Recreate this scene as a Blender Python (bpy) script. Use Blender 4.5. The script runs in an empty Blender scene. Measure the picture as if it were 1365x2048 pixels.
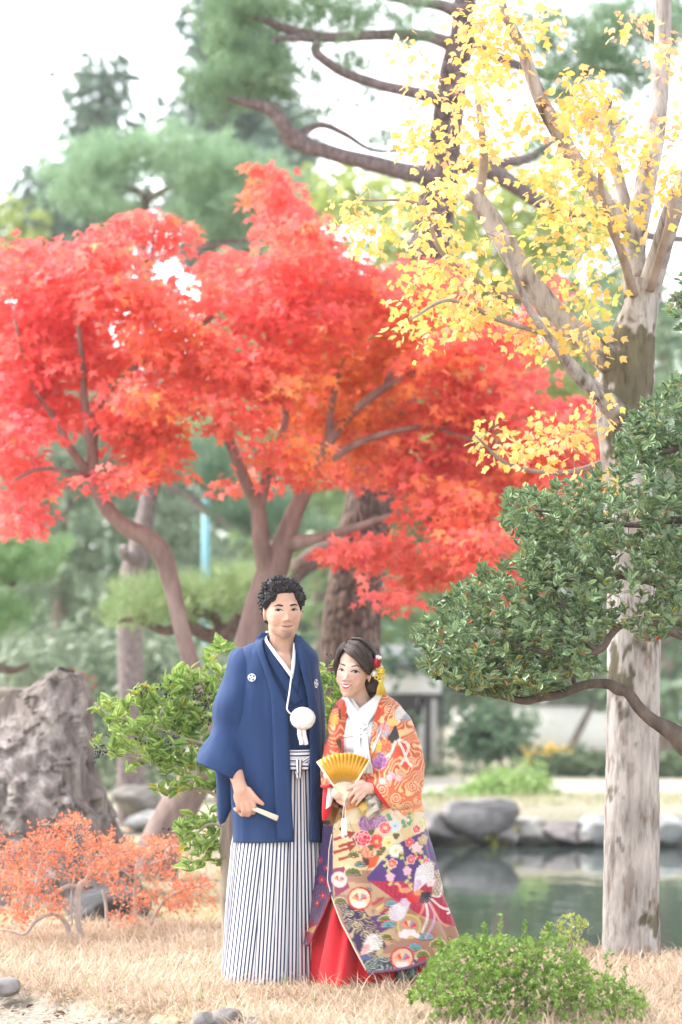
import bpy, math, random
import numpy as np
from mathutils import Vector, Matrix

# ------------------------------------------------------------------ camera, sky, sun, exposure
sc = bpy.context.scene
COL = sc.collection
K, EYE, DM = 5592.0, 1.3, 12.0          # focal length in photo pixels, eye height, distance of the couple
cam_data = bpy.data.cameras.new('camera')
cam_data.sensor_fit = 'VERTICAL'
cam_data.sensor_height = 36.0
cam_data.sensor_width = 24.0
cam_data.lens = K * 36.0 / 2048.0
cam_data.shift_y = (1359 - 1024) / 2048.0
cam_data.clip_start, cam_data.clip_end = 0.1, 3000
cam_data.dof.use_dof = True
cam_data.dof.focus_distance = 11.95
cam_data.dof.aperture_fstop = 2.2
cam = bpy.data.objects.new('camera', cam_data)
cam.location = (0, 0, EYE)
cam.rotation_euler = (math.pi / 2, 0, 0)
COL.objects.link(cam)
sc.camera = cam

SUN_EL, SUN_AZ = math.radians(50), math.radians(288)   # azimuth clockwise from +Y: high on the left, a little behind the couple
world = bpy.data.worlds.new('World')
sc.world = world
world.use_nodes = True
wn, wl = world.node_tree.nodes, world.node_tree.links
sky_n = wn.new('ShaderNodeTexSky')
sky_n.sky_type = 'NISHITA'
sky_n.sun_disc = False
sky_n.sun_elevation = SUN_EL
sky_n.sun_rotation = SUN_AZ
sky_n.air_density, sky_n.dust_density, sky_n.ozone_density = 1.0, 0.6, 1.0
hs = wn.new('ShaderNodeHueSaturation')                # thin bright overcast: little colour left in the sky
hs.inputs['Saturation'].default_value = 0.18
hs.inputs['Value'].default_value = 1.0
wl.new(sky_n.outputs[0], hs.inputs['Color'])
bg = wn['Background']
wl.new(hs.outputs[0], bg.inputs['Color'])
bg.inputs['Strength'].default_value = 0.15

sun_d = bpy.data.lights.new('sun', 'SUN')
sun_d.energy = 1.5
sun_d.angle = math.radians(14)
sun_d.color = (1.0, 0.95, 0.88)
sun = bpy.data.objects.new('sun', sun_d)
sdir = Vector((math.sin(SUN_AZ) * math.cos(SUN_EL), math.cos(SUN_AZ) * math.cos(SUN_EL), math.sin(SUN_EL)))
sun.rotation_euler = (-sdir).to_track_quat('-Z', 'Y').to_euler()
sun.location = sdir * 60
COL.objects.link(sun)

vs = sc.view_settings
vs.view_transform = 'Standard'
vs.look = 'None'
vs.gamma = 1.0
vs.use_curve_mapping = False
vs.exposure = 2.12
sc.cycles.use_denoising = True
sc.cycles.max_bounces = 6
sc.cycles.diffuse_bounces = 4
sc.cycles.transparent_max_bounces = 8
sc.cycles.use_adaptive_sampling = True
sc.cycles.adaptive_threshold = 0.02
sc.cycles.sample_clamp_indirect = 4.0
# ------------------------------------------------------------------ helpers
rng = np.random.default_rng(11)
random.seed(5)

def P(px, py, d):
    """a direction in the photograph taken to distance d"""
    return np.array(((px - 682.5) * d / K, d, EYE - (py - 1359) * d / K))

def PA(a):
    return np.array([P(*r[:3]) for r in a])

def lin(c):
    c = np.asarray(c, float)
    if c.max() > 1.0: c = c / 255.0
    return np.where(c <= 0.04045, c / 12.92, ((c + 0.055) / 1.055) ** 2.4)

_tab = np.random.default_rng(3).random((64, 64, 64)).astype(np.float32)
def vnoise(p, s=1.0, off=0.0):
    q = np.asarray(p, float) * s + off + 100.0
    i = np.floor(q).astype(int); f = q - i; f = f * f * (3 - 2 * f)
    r = 0
    for a in (0, 1):
        for b in (0, 1):
            for c in (0, 1):
                w = (f[..., 0] if a else 1 - f[..., 0]) * (f[..., 1] if b else 1 - f[..., 1]) * (f[..., 2] if c else 1 - f[..., 2])
                r = r + w * _tab[(i[..., 0] + a) % 64, (i[..., 1] + b) % 64, (i[..., 2] + c) % 64]
    return r
def fbm(p, s=1.0, o=3, off=0.0):
    r, a = 0, 0.5
    for k in range(o):
        r = r + a * (vnoise(p, s * 2 ** k, off + 7.3 * k) - 0.5); a *= 0.5
    return r                                            # about -0.45 .. 0.45

def mesh(name, V, F, mat=None, col=None, smooth=True, uv=None):
    me = bpy.data.meshes.new(name)
    V = np.ascontiguousarray(V, np.float32)
    fl = F if isinstance(F, (list, tuple)) else [F]
    fl = [np.asarray(f, np.int32) for f in fl if len(f)]
    li = np.concatenate([f.ravel() for f in fl])
    ls, o = [], 0
    for f in fl:
        n, k = f.shape
        ls.append(np.arange(n, dtype=np.int32) * k + o); o += n * k
    ls = np.concatenate(ls)
    me.vertices.add(len(V)); me.vertices.foreach_set('co', V.ravel())
    me.loops.add(len(li)); me.loops.foreach_set('vertex_index', li)
    me.polygons.add(len(ls)); me.polygons.foreach_set('loop_start', ls)
    if smooth: me.polygons.foreach_set('use_smooth', np.ones(len(ls), bool))
    me.update(calc_edges=True)
    if col is None: col = np.ones((len(V), 3))
    if col is not None:
        a = me.attributes.new('Col', 'FLOAT_COLOR', 'POINT')
        c = np.ones((len(V), 4), np.float32); c[:, :3] = col
        a.data.foreach_set('color', c.ravel())
    if uv is not None:
        u = me.uv_layers.new(name='UVMap')
        u.data.foreach_set('uv', np.ascontiguousarray(np.asarray(uv, np.float32)[li]).ravel())
    if mat is not None: me.materials.append(mat)
    return me

def link(name, me, parent=None):
    o = bpy.data.objects.new(name, me)
    COL.objects.link(o)
    if parent is not None:
        o.parent = parent
        top = parent
        loc = Vector((0, 0, 0))
        while top is not None:
            if top.type == 'EMPTY': loc = Vector(top.location)
            top = top.parent
        if parent.type == 'EMPTY':
            o.matrix_parent_inverse = Matrix.Translation(-loc)
    return o

def tag(o, label, cat, group=None):
    o['label'] = label; o['category'] = cat
    if group: o['group'] = group
    return o

def thing(name, label, cat, loc, group=None):
    o = bpy.data.objects.new(name, None)
    COL.objects.link(o)
    o.location = Vector([float(v) for v in loc]); o.empty_display_size = 0.1
    return tag(o, label, cat, group)

def struct(o):
    o['kind'] = 'structure'; return o
def stuff(o):
    o['kind'] = 'stuff'; return o

class MB:
    """collects vertices, faces (any size) and colours into one mesh"""
    def __init__(s): s.V, s.F, s.C, s.U, s.n = [], {}, [], [], 0
    def add(s, V, F, c=None, uv=None):
        V = np.asarray(V, float); F = np.asarray(F, int)
        s.V.append(V); s.F.setdefault(F.shape[1], []).append(F + s.n); s.n += len(V)
        s.C.append(np.broadcast_to(np.asarray(c if c is not None else (1, 1, 1), float), (len(V), 3)))
        s.U.append(uv if uv is not None else np.zeros((len(V), 2)))
        return s
    def build(s, name, mat, parent=None, smooth=True):
        me = mesh(name, np.concatenate(s.V), [np.concatenate(f) for f in s.F.values()], mat, np.concatenate(s.C), smooth, np.concatenate(s.U))
        return link(name, me, parent)

def smooth_path(pts, n=6):
    """Catmull-Rom through rows of numbers"""
    p = np.asarray(pts, float)
    if len(p) == 2: return p[0] + (p[1] - p[0]) * np.linspace(0, 1, n + 1)[:, None]
    q = np.vstack([2 * p[0] - p[1], p, 2 * p[-1] - p[-2]])
    out = []
    t = np.linspace(0, 1, n, endpoint=False)[:, None]
    for i in range(len(p) - 1):
        a, b, c, d = q[i:i + 4]
        out.append(0.5 * (2 * b + (c - a) * t + (2 * a - 5 * b + 4 * c - d) * t * t + (3 * b - a - 3 * c + d) * t ** 3))
    return np.vstack(out + [p[-1:]])

def unit(v): 
    v = np.asarray(v, float)
    return v / np.maximum(np.linalg.norm(v, axis=-1, keepdims=True), 1e-9)

def tube(pts, rad, seg=8, bump=0.0, bs=8.0, flat=None, close=True):
    """tapered tube along points; returns V, quads"""
    p = np.asarray(pts, float); r = np.broadcast_to(np.asarray(rad, float), (len(p),)).copy()
    t = unit(np.gradient(p, axis=0))
    ref = np.array((0., 1., 0.)) if abs(t[0][1]) < 0.8 else np.array((1., 0., 0.))
    us = []
    u = unit(np.cross(t[0], ref))
    for i in range(len(p)):
        u = unit(u - t[i] * np.dot(u, t[i])); us.append(u)
    us = np.array(us); ws = np.cross(t, us)
    if close:
        p = np.vstack([p[:1], p, p[-1:]]); r = np.concatenate([[1e-5], r, [1e-5]])
        us = np.vstack([us[:1], us, us[-1:]]); ws = np.vstack([ws[:1], ws, ws[-1:]])
    a = np.arange(seg) * 2 * math.pi / seg
    ca, sa = np.cos(a)[None, :, None], np.sin(a)[None, :, None]
    d = us[:, None] * ca + ws[:, None] * sa
    R = r[:, None, None]
    if bump:
        q = p[:, None] + d * R
        R = R * (1 + bump * 2 * fbm(q, bs, 3)[..., None])
    V = (p[:, None] + d * R).reshape(-1, 3)
    n = len(p)
    i = np.arange(n - 1)[:, None] * seg; j = np.arange(seg)[None]
    F = np.stack([i + j, i + (j + 1) % seg, i + seg + (j + 1) % seg, i + seg + j], -1).reshape(-1, 4)
    return V, F

def grid_faces(n, m, wrap=False):
    i = np.arange(n - 1)[:, None]; j = np.arange(m if wrap else m - 1)[None]
    j2 = (j + 1) % m
    return np.stack([i * m + j, i * m + j2, (i + 1) * m + j2, (i + 1) * m + j], -1).reshape(-1, 4)

def box(c, s, rz=0.0, bev=0.0):
    """box centred at c with full size s (bevelled edges when bev > 0)"""
    hx, hy, hz = np.asarray(s, float) / 2
    b = min(bev, hx * .9, hy * .9, hz * .9)
    if b <= 0:
        V = np.array([(x, y, z) for z in (-hz, hz) for x, y in ((-hx, -hy), (hx, -hy), (hx, hy), (-hx, hy))])
        F = np.array([(0, 3, 2, 1), (4, 5, 6, 7), (0, 1, 5, 4), (1, 2, 6, 5), (2, 3, 7, 6), (3, 0, 4, 7)])
    else:
        ring = lambda ix, iy, z: [(x, y, z) for x, y in ((-ix, -iy), (ix, -iy), (ix, iy), (-ix, iy))]
        V = np.array(ring(hx - b, hy - b, -hz) + ring(hx, hy, -hz + b) + ring(hx, hy, hz - b) + ring(hx - b, hy - b, hz))
        F = [(0, 3, 2, 1), (12, 13, 14, 15)]
        for k in range(3):
            for i in range(4): F.append((k * 4 + i, k * 4 + (i + 1) % 4, k * 4 + 4 + (i + 1) % 4, k * 4 + 4 + i))
        F = np.array(F)
    c_, s_ = math.cos(rz), math.sin(rz)
    V = V @ np.array(((c_, s_, 0), (-s_, c_, 0), (0, 0, 1))) + np.asarray(c, float)
    return V, F

def sphere(nu=24, nv=14):
    th = np.linspace(0, math.pi, nv)[:, None]; ph = np.arange(nu)[None] * 2 * math.pi / nu
    V = np.stack([np.sin(th) * np.cos(ph), np.sin(th) * np.sin(ph), np.cos(th) + 0 * ph], -1).reshape(-1, 3)
    return V, grid_faces(nv, nu, True)[:, ::-1]

def ellipsoid(c, r, nu=24, nv=14, R=None):
    V, F = sphere(nu, nv)
    V = V * np.asarray(r, float)
    if R is not None: V = V @ np.asarray(R).T
    return V + np.asarray(c, float), F

def frames(a, n):
    """rotation matrices whose x runs along a and whose z is near n"""
    x = unit(a); z = unit(n - x * (n * x).sum(-1, keepdims=True)); y = np.cross(z, x)
    return np.stack([x, y, z], -1)

def rdir(n, up=0.0):
    v = rng.normal(size=(n, 3)); v[:, 2] += up
    return unit(v)

def scatter(tpl, pos, R, s, col):
    tv, tf = tpl
    V = np.einsum('nij,mj->nmi', R, tv) * np.asarray(s)[:, None, None] + pos[:, None]
    F = (tf[None] + (np.arange(len(pos)) * len(tv))[:, None, None]).reshape(-1, tf.shape[1])
    C = np.repeat(col, len(tv), 0)
    return V.reshape(-1, 3), F, C

def leaves(parent, part, rest, tpl, pos, R, s, col, mat, nobj=0, smooth=False, infr=True):
    """the nobj leaves that show largest become objects, the rest one mesh of stuff"""
    n = len(pos)
    if nobj:
        px = 682.5 + pos[:, 0] / pos[:, 1] * K; py = 1359 - (pos[:, 2] - EYE) / pos[:, 1] * K
        ok = (px > 5) & (px < 1360) & (py > 5) & (py < 2043)
        face = np.abs(R[:, 1, 2])                           # blade turned towards the path
        key = np.asarray(s) / pos[:, 1] * (0.5 + face) * ok - 0.25 * (pos[:, 1] - pos[:, 1].min()) * np.mean(s) / pos[:, 1]
        idx = np.argsort(-key)[:nobj]
        # a handful of shared meshes in the leaves' own colours
        pal = col[rng.choice(idx, min(8, len(idx)), replace=False)]
        ms = [mesh(part, tpl[0], tpl[1], mat, np.repeat(c[None], len(tpl[0]), 0), smooth) for c in pal]
        inv = Matrix.Translation(-Vector(parent.location))
        for i in idx:
            k = int(np.argmin(((pal - col[i]) ** 2).sum(1)))
            o = bpy.data.objects.new(part, ms[k]); COL.objects.link(o)
            m = Matrix([list(R[i][r] * s[i]) + [pos[i][r]] for r in range(3)] + [[0, 0, 0, 1]])
            o.parent = parent; o.matrix_parent_inverse = inv; o.matrix_basis = m
        keep = np.ones(n, bool); keep[idx] = False
    else:
        keep = np.ones(n, bool)
    V, F, C = scatter(tpl, pos[keep], R[keep], np.asarray(s)[keep], col[keep])
    return stuff(link(rest, mesh(rest, V, F, mat, C, smooth), parent))

# ---- leaf templates, unit length along x, blade facing z
def star_leaf(lobes, notch, curl=0.12, spread=2.5):
    V = [(0.25, 0, 0)]
    a = np.linspace(-spread, spread, lobes)
    L = 0.42 + 0.33 * np.cos(a * 0.62)
    for i in range(lobes):
        V.append((0.25 + L[i] * math.cos(a[i]), L[i] * math.sin(a[i]), -curl * L[i]))
        if i < lobes - 1:
            b = (a[i] + a[i + 1]) / 2; l = notch * (L[i] + L[i + 1]) / 2
            V.append((0.25 + l * math.cos(b), l * math.sin(b), 0.02))
    n = len(V)
    F = [(0, i, i + 1) for i in range(1, n - 1)] + [(0, n - 1, 1)]
    return np.array(V), np.array(F)
def oval_leaf(w=0.23, fold=0.07, wide=0.55, droop=0.1):
    V = np.array([(0, 0, 0), (.28, 0, -.01), (wide + .1, 0, -.03), (1, 0, -droop),
                  (.25, w * .8, fold), (wide, w, fold * .9), (.85, w * .55, -.02),
                  (.25, -w * .8, fold), (wide, -w, fold * .9), (.85, -w * .55, -.02)])
    F = []
    for a in (4, 7):
        t = [(0, 1, a), (1, 2, a + 1), (1, a + 1, a), (2, a + 2, a + 1), (2, 3, a + 2)]
        F += [q if a == 7 else (q[0], q[1], q[2]) for q in t]
    return V, np.array(F)
def small_leaf(w=0.25, fold=0.06):
    V = np.array([(0, 0, 0), (.55, w, fold), (1, 0, 0), (.55, -w, fold), (.55, 0, 0)])
    return V, np.array([(0, 4, 1), (4, 2, 1), (0, 3, 4), (3, 2, 4)])
def needle_tuft(n=22, w=0.012, r=np.random.default_rng(1)):
    V, F = [], []
    for i in range(n):
        a = r.uniform(0, 6.283); e = r.uniform(0.15, 1.15); l = r.uniform(.75, 1)
        d = np.array((math.cos(e), math.sin(e) * math.cos(a), math.sin(e) * math.sin(a)))
        q = unit(np.cross(d, r.normal(size=3))) * w
        b = np.array((r.uniform(-.25, .1), 0, 0))
        V += [b - q, b + q, b + d * l]; F.append((3 * i, 3 * i + 1, 3 * i + 2))
    return np.array(V), np.array(F)
def trident_leaf():
    V = np.array([(.0, 0, 0), (.10, .20, .03), (.34, .36, .03), (.62, .50, -.05), (.62, .26, .04), (.78, .16, .02), (1.02, 0, -.10), (.78, -.16, .02), (.62, -.26, .04), (.62, -.50, -.05), (.34, -.36, .03), (.10, -.20, .03), (.42, 0, -.02)])
    return V, np.array([(12, i, (i + 1) % 12) for i in range(12)])
T_MAPLE, T_TRI, T_OVAL, T_OBOV, T_SMALL, T_PINE = star_leaf(5, .40), trident_leaf(), oval_leaf(), oval_leaf(.24, .05, .62, .04), small_leaf(), needle_tuft()

# ---- materials
def newmat(name):
    m = bpy.data.materials.new(name); m.use_nodes = True
    nt = m.node_tree
    return m, nt.nodes, nt.links, nt.nodes['Principled BSDF']
def N(nodes, kind, **kw):
    n = nodes.new(kind)
    for k, v in kw.items():
        if k in n.inputs: n.inputs[k].default_value = v
        else: setattr(n, k, v)
    return n
def ramp(nodes, stops):
    r = nodes.new('ShaderNodeValToRGB')
    e = r.color_ramp.elements
    while len(e) < len(stops): e.new(0.5)
    for q, (p, c) in zip(e, stops): q.position = p; q.color = (*c, 1)
    return r
def attr(nodes): return N(nodes, 'ShaderNodeAttribute', attribute_name='Col')

def leaf_mat(name, rough=0.5, trans=0.35, spec=0.4, tint=1.0):
    m, n, l, b = newmat(name)
    a = attr(n); b.inputs['Roughness'].default_value = rough; b.inputs['Specular IOR Level'].default_value = spec
    l.new(a.outputs['Color'], b.inputs['Base Color'])
    t = N(n, 'ShaderNodeBsdfTranslucent'); l.new(a.outputs['Color'], t.inputs['Color'])
    x = N(n, 'ShaderNodeMixShader', Fac=trans)
    l.new(b.outputs[0], x.inputs[1]); l.new(t.outputs[0], x.inputs[2]); l.new(x.outputs[0], n['Material Output'].inputs[0])
    return m
def bark_mat(name, stops, scale=(9, 9, 2.2), bump=0.6, detail=6, vor=0.0, rough=0.9):
    """vertex colour times a stretched noise ramp, with relief"""
    m, n, l, b = newmat(name)
    b.inputs['Roughness'].default_value = rough; b.inputs['Specular IOR Level'].default_value = 0.2
    tc = N(n, 'ShaderNodeTexCoord'); mp = N(n, 'ShaderNodeMapping'); mp.inputs['Scale'].default_value = scale
    l.new(tc.outputs['Object'], mp.inputs[0])
    ns = N(n, 'ShaderNodeTexNoise', Scale=1.0, Detail=detail, Roughness=0.65); l.new(mp.outputs[0], ns.inputs['Vector'])
    h = ns.outputs[0]
    if vor:
        v = N(n, 'ShaderNodeTexVoronoi', Scale=vor, feature='DISTANCE_TO_EDGE')
        ad = N(n, 'ShaderNodeMixRGB', Fac=0.55); l.new(mp.outputs[0], ad.inputs[1]); l.new(ns.outputs['Color'], ad.inputs[2])
        l.new(ad.outputs[0], v.inputs['Vector'])
        mr = N(n, 'ShaderNodeMapRange'); mr.inputs['From Max'].default_value = 0.22; l.new(v.outputs[0], mr.inputs[0])
        mu = N(n, 'ShaderNodeMath', operation='MULTIPLY'); l.new(mr.outputs[0], mu.inputs[0])
        sc2 = N(n, 'ShaderNodeMath', operation='MULTIPLY_ADD'); l.new(ns.outputs[0], sc2.inputs[0]); sc2.inputs[1].default_value = .8; sc2.inputs[2].default_value = .3
        l.new(sc2.outputs[0], mu.inputs[1]); h = mu.outputs[0]
    r = ramp(n, stops); l.new(h, r.inputs[0])
    a = attr(n); x = N(n, 'ShaderNodeMixRGB', blend_type='MULTIPLY', Fac=1.0)
    l.new(r.outputs[0], x.inputs[1]); l.new(a.outputs['Color'], x.inputs[2]); l.new(x.outputs[0], b.inputs['Base Color'])
    bp = N(n, 'ShaderNodeBump', Strength=bump, Distance=0.02); l.new(h, bp.inputs['Height']); l.new(bp.outputs[0], b.inputs['Normal'])
    return m
def plain_mat(name, c, rough=0.6, bump=0.0, bs=40.0, var=0.12, spec=0.4, sheen=0.0, metal=0.0):
    """one colour with fine tonal variation and relief"""
    m, n, l, b = newmat(name)
    b.inputs['Roughness'].default_value = rough; b.inputs['Specular IOR Level'].default_value = spec
    b.inputs['Sheen Weight'].default_value = sheen; b.inputs['Metallic'].default_value = metal
    tc = N(n, 'ShaderNodeTexCoord'); ns = N(n, 'ShaderNodeTexNoise', Scale=bs, Detail=5.0); l.new(tc.outputs['Object'], ns.inputs['Vector'])
    c = np.asarray(c, float)
    r = ramp(n, [(0.3, tuple(c * (1 - var))), (0.7, tuple(np.minimum(c * (1 + var), 1)))]); l.new(ns.outputs[0], r.inputs[0])
    l.new(r.outputs[0], b.inputs['Base Color'])
    if bump:
        bp = N(n, 'ShaderNodeBump', Strength=bump, Distance=0.01); l.new(ns.outputs[0], bp.inputs['Height']); l.new(bp.outputs[0], b.inputs['Normal'])
    return m
def col_mat(name, rough=0.7, spec=0.3, sheen=0.0, weave=0.0, ws=700.0):
    """vertex colour, optional fine weave relief"""
    m, n, l, b = newmat(name)
    a = attr(n); l.new(a.outputs['Color'], b.inputs['Base Color'])
    b.inputs['Roughness'].default_value = rough; b.inputs['Specular IOR Level'].default_value = spec; b.inputs['Sheen Weight'].default_value = sheen
    if weave:
        tc = N(n, 'ShaderNodeTexCoord'); ns = N(n, 'ShaderNodeTexNoise', Scale=ws, Detail=2.0); l.new(tc.outputs['Object'], ns.inputs['Vector'])
        bp = N(n, 'ShaderNodeBump', Strength=weave, Distance=0.002); l.new(ns.outputs[0], bp.inputs['Height']); l.new(bp.outputs[0], b.inputs['Normal'])
    return m

LEAF = leaf_mat('leaf', 0.45, 0.35)
GLOSSLEAF = leaf_mat('glossy leaf', 0.28, 0.22, 0.6)
REDLEAF = leaf_mat('autumn leaf', 0.5, 0.62, 0.3)
NEEDLE = leaf_mat('pine needle', 0.5, 0.25, 0.3)
GRASS = leaf_mat('dry grass blade', 0.6, 0.3, 0.25)
BARK = bark_mat('garden bark', [(0.3, (.13, .10, .085)), (0.55, (.24, .19, .16)), (0.75, (.36, .30, .26))], (14, 14, 5), .5)
PINEBARK = bark_mat('pine bark', [(0.3, (.075, .054, .046)), (0.5, (.135, .098, .084)), (0.75, (.25, .195, .175))], (30, 30, 22), .6, 9)
PALEBARK = bark_mat('pale bark', [(0.28, (.13, .11, .10)), (0.40, (.27, .245, .23)), (0.50, (.38, .355, .34)), (0.64, (.46, .435, .42)), (0.8, (.56, .54, .525))], (26, 26, 5), 1.0, 12)

def pads_points(pads, dens, thick):
    """points in the foliage pads: rows (px, py, rx, ry, distance); dens = clusters per 1000 px2"""
    out, pid = [], []
    for k, (cx, cy, rx, ry, d) in enumerate(pads):
        n = max(3, int(dens * math.pi * rx * ry / 1000))
        v = rdir(n) * rng.random((n, 1)) ** (1 / 2.4) * (.95 + .22 * np.abs(rng.normal(size=(n, 1))))
        c = P(cx, cy, d); s = d / K
        out.append(c + v * np.array((rx * s, thick, ry * s))); pid += [k] * n
    return np.vstack(out), np.array(pid)

def plate_cells(u, v, cu, cv_, wrap, seed):
    """cell pattern on a trunk: distance gap between the two nearest cells and a tone per cell"""
    g = np.random.default_rng(seed); tab = g.random((64, 512, 3))
    a, b = u / cu, v / cv_
    i0, j0 = np.floor(a).astype(int), np.floor(b).astype(int)
    f1 = np.full(a.shape, 9.); f2 = f1.copy(); tone = np.zeros(a.shape)
    for di in (-1, 0, 1):
        for dj in (-1, 0, 1):
            i, j = i0 + di, j0 + dj; t = tab[i % wrap % 64, j % 512]
            dd = np.hypot(i + .15 + .7 * t[..., 0] - a, j + .1 + .8 * t[..., 1] - b)
            n = dd < f1
            f2 = np.where(n, f1, np.minimum(f2, dd)); tone = np.where(n, t[..., 2], tone); f1 = np.where(n, dd, f1)
    return f2 - f1, tone

class Tree:
    """a thing with trunk, branches, twigs and foliage"""
    def __init__(s, name, label, cat, base, group=None):
        s.o = thing(name, label, cat, base, group); s.sk = []; s.tw = MB(); s.mat = BARK
    def limb(s, rows, name='branch', seg=12, n=6, bump=.06, bs=9., mat=None, colf=None):
        """rows (px, py, distance, radius in px)"""
        w = np.array([list(P(a, b, d)) + [r * d / K] for a, b, d, r in rows])
        q = smooth_path(w, n); q[:, 3] = np.maximum(q[:, 3], 0.0015)
        V, F = tube(q[:, :3], q[:, 3], seg, bump, bs)
        c = np.ones((len(V), 3)) if colf is None else colf(V)
        o = link(name, mesh(name, V, F, mat or s.mat, c), s.o)
        s.sk.append(q); return o
    def plated(s, rows, name='trunk', seg=130, n=24, cells=26, ch=.15, depth=.016, tint=None):
        """trunk covered in raised bark plates with dark cracks between"""
        w = np.array([list(P(a, b, d)) + [r * d / K] for a, b, d, r in rows])
        q = smooth_path(w, n)
        V, F = tube(q[:, :3], q[:, 3], seg, .05, 5., close=False)
        V = V.reshape(len(q), seg, 3)
        L = np.concatenate([[0], np.cumsum(np.linalg.norm(np.diff(q[:, :3], axis=0), axis=1))])
        wob = fbm(V, 9, 2, 5)
        u = np.arange(seg)[None] / seg * cells + 0 * L[:, None] + 1.1 * wob; v = L[:, None] / ch + 1.4 * fbm(V, 7, 2, 30)
        gap, tone = plate_cells(u, v, 1., 1., cells, 7)
        k = np.clip(gap / .28, 0, 1)
        rad = unit(V - q[:, None, :3])
        V = V + rad * (depth * (k - .5) * (.7 + .6 * tone) + .010 * fbm(V, 45, 2))[..., None]
        c = (.30 + .70 * k) * (.65 + .75 * tone) * (1 + .6 * fbm(V, 30, 2, 9))
        c = c[..., None] * np.array((1., .97, .95)) * (1 if tint is None else tint(V.reshape(-1, 3)).reshape(V.shape))
        o = link(name, mesh(name, V.reshape(-1, 3), F, s.mat, np.clip(c, .03, 2).reshape(-1, 3)), s.o)
        s.sk.append(q); return o
    def twigs(s, pts, rmax=0.012, k0=0.012, sag=0.1, c=(1, 1, 1), name='twigs', mat=None, rtip=.0012):
        sk = np.vstack(s.sk)
        d = np.array([np.min(((sk[:, :3] - p) ** 2).sum(1)) for p in pts])
        for i in np.argsort(d):
            p = pts[i]
            dd = ((sk[:, :3] - p) ** 2).sum(1) * (1 + 1.5 * (sk[:, 2] > p[2] + 0.1))
            j = int(np.argmin(dd)); q = sk[j]
            L = math.sqrt(dd[j])
            if L < 0.015: continue
            r0 = min(q[3] * .7, rmax, rtip + k0 * L)
            m = (q[:3] + p) / 2 + np.array((0, 0, sag * L)) + rng.normal(size=3) * L * .08
            w = smooth_path(np.vstack([q[:3], m, p]), 2)
            r = np.linspace(r0, rtip, len(w))
            V, F = tube(w, r, 4, close=False)
            s.tw.add(V, F, c)
            sk = np.vstack([sk, np.c_[w[1:], r[1:]]])
        if s.tw.n: stuff(s.tw.build(name, mat or s.mat, s.o))
# ------------------------------------------------------------------ the setting
def sstep(a, b, x):
    t = np.clip((x - a) / (b - a), 0, 1); return t * t * (3 - 2 * t)
def pond_d(x, y):
    """metres inside the pond's edge (positive = water side)"""
    near = y - (13.42 + 0.06 * np.sin(x * 2.1) + np.maximum(0, 0.2 - x) * 1.5)
    far = (28.7 + 0.25 * np.sin(x * .9 + 1)) - y
    left = x - 0.45 + 0.12 * np.sin(y * 1.3)
    return np.minimum(np.minimum(near, far), left)
def gravel_d(x, y):
    """positive = on the gravel in front of the grass bank"""
    edge = 10.52 + 1.62 * np.clip((-0.45 - x) / 1.03, -1, 1.6) + 0.06 * np.sin(x * 9) + 0.05 * np.sin(x * 23 + 1)
    return edge - y
def ground_z(x, y):
    p3 = np.stack([x, y, 0 * x], -1)
    z = 0.05 * fbm(p3, 0.9, 3) * (y > 8)
    z = z - 1.0 * sstep(-0.15, 0.7, pond_d(x, y))
    z = z - 0.09 * sstep(-0.06, 0.12, gravel_d(x, y))
    return z
xs = np.unique(np.concatenate([np.linspace(-4, 4, 140), np.linspace(-14, 14, 70), np.array([-900, -400, -200, -100, -60, -35, -22, 22, 35, 60, 100, 200, 400, 900])]))
ys = np.unique(np.concatenate([np.linspace(9, 16, 120), np.linspace(16, 42, 70), np.array([-900, -300, -60, -10, 0, 4, 7, 46, 52, 60, 80, 120, 250, 500, 1000, 1800])]))
gx, gy = np.meshgrid(xs, ys)
gz = ground_z(gx, gy)
gp = np.stack([gx, gy, gz], -1).reshape(-1, 3)
x_, y_ = gp[:, 0], gp[:, 1]
nz = fbm(gp * (1, 1, 0), 1.3, 4)[:, None]
straw, soil, gravel = np.array((.42, .31, .20)), np.array((.20, .15, .10)), np.array((.34, .30, .25))
moss, path, mud = np.array((.26, .27, .13)), np.array((.40, .36, .32)), np.array((.06, .07, .045))
c = straw * (1 + .6 * nz)
c = np.where((gravel_d(x_, y_) > 0)[:, None], gravel * (1 + .5 * nz), c)
farw = sstep(15.5, 18, y_)[:, None]
c = c * (1 - farw) + (moss * .25 + straw * .25 + np.array((.20, .19, .17)) + .5 * nz * (straw - moss)) * farw
pw = (sstep(31.5, 32.3, y_) * (1 - sstep(36, 36.6, y_)))[:, None]
c = c * (1 - pw) + path * (1 + .3 * nz) * pw
c = np.where((pond_d(x_, y_) > 0.25)[:, None], mud, c)
GROUNDM = bark_mat('ground', [(0.3, (.7, .7, .7)), (0.7, (1.15, 1.15, 1.15))], (30, 30, 30), .8, 8)
struct(link('ground', mesh('ground', gp, grid_faces(len(ys), len(xs)), GROUNDM, np.clip(c, 0, 1))))

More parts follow.
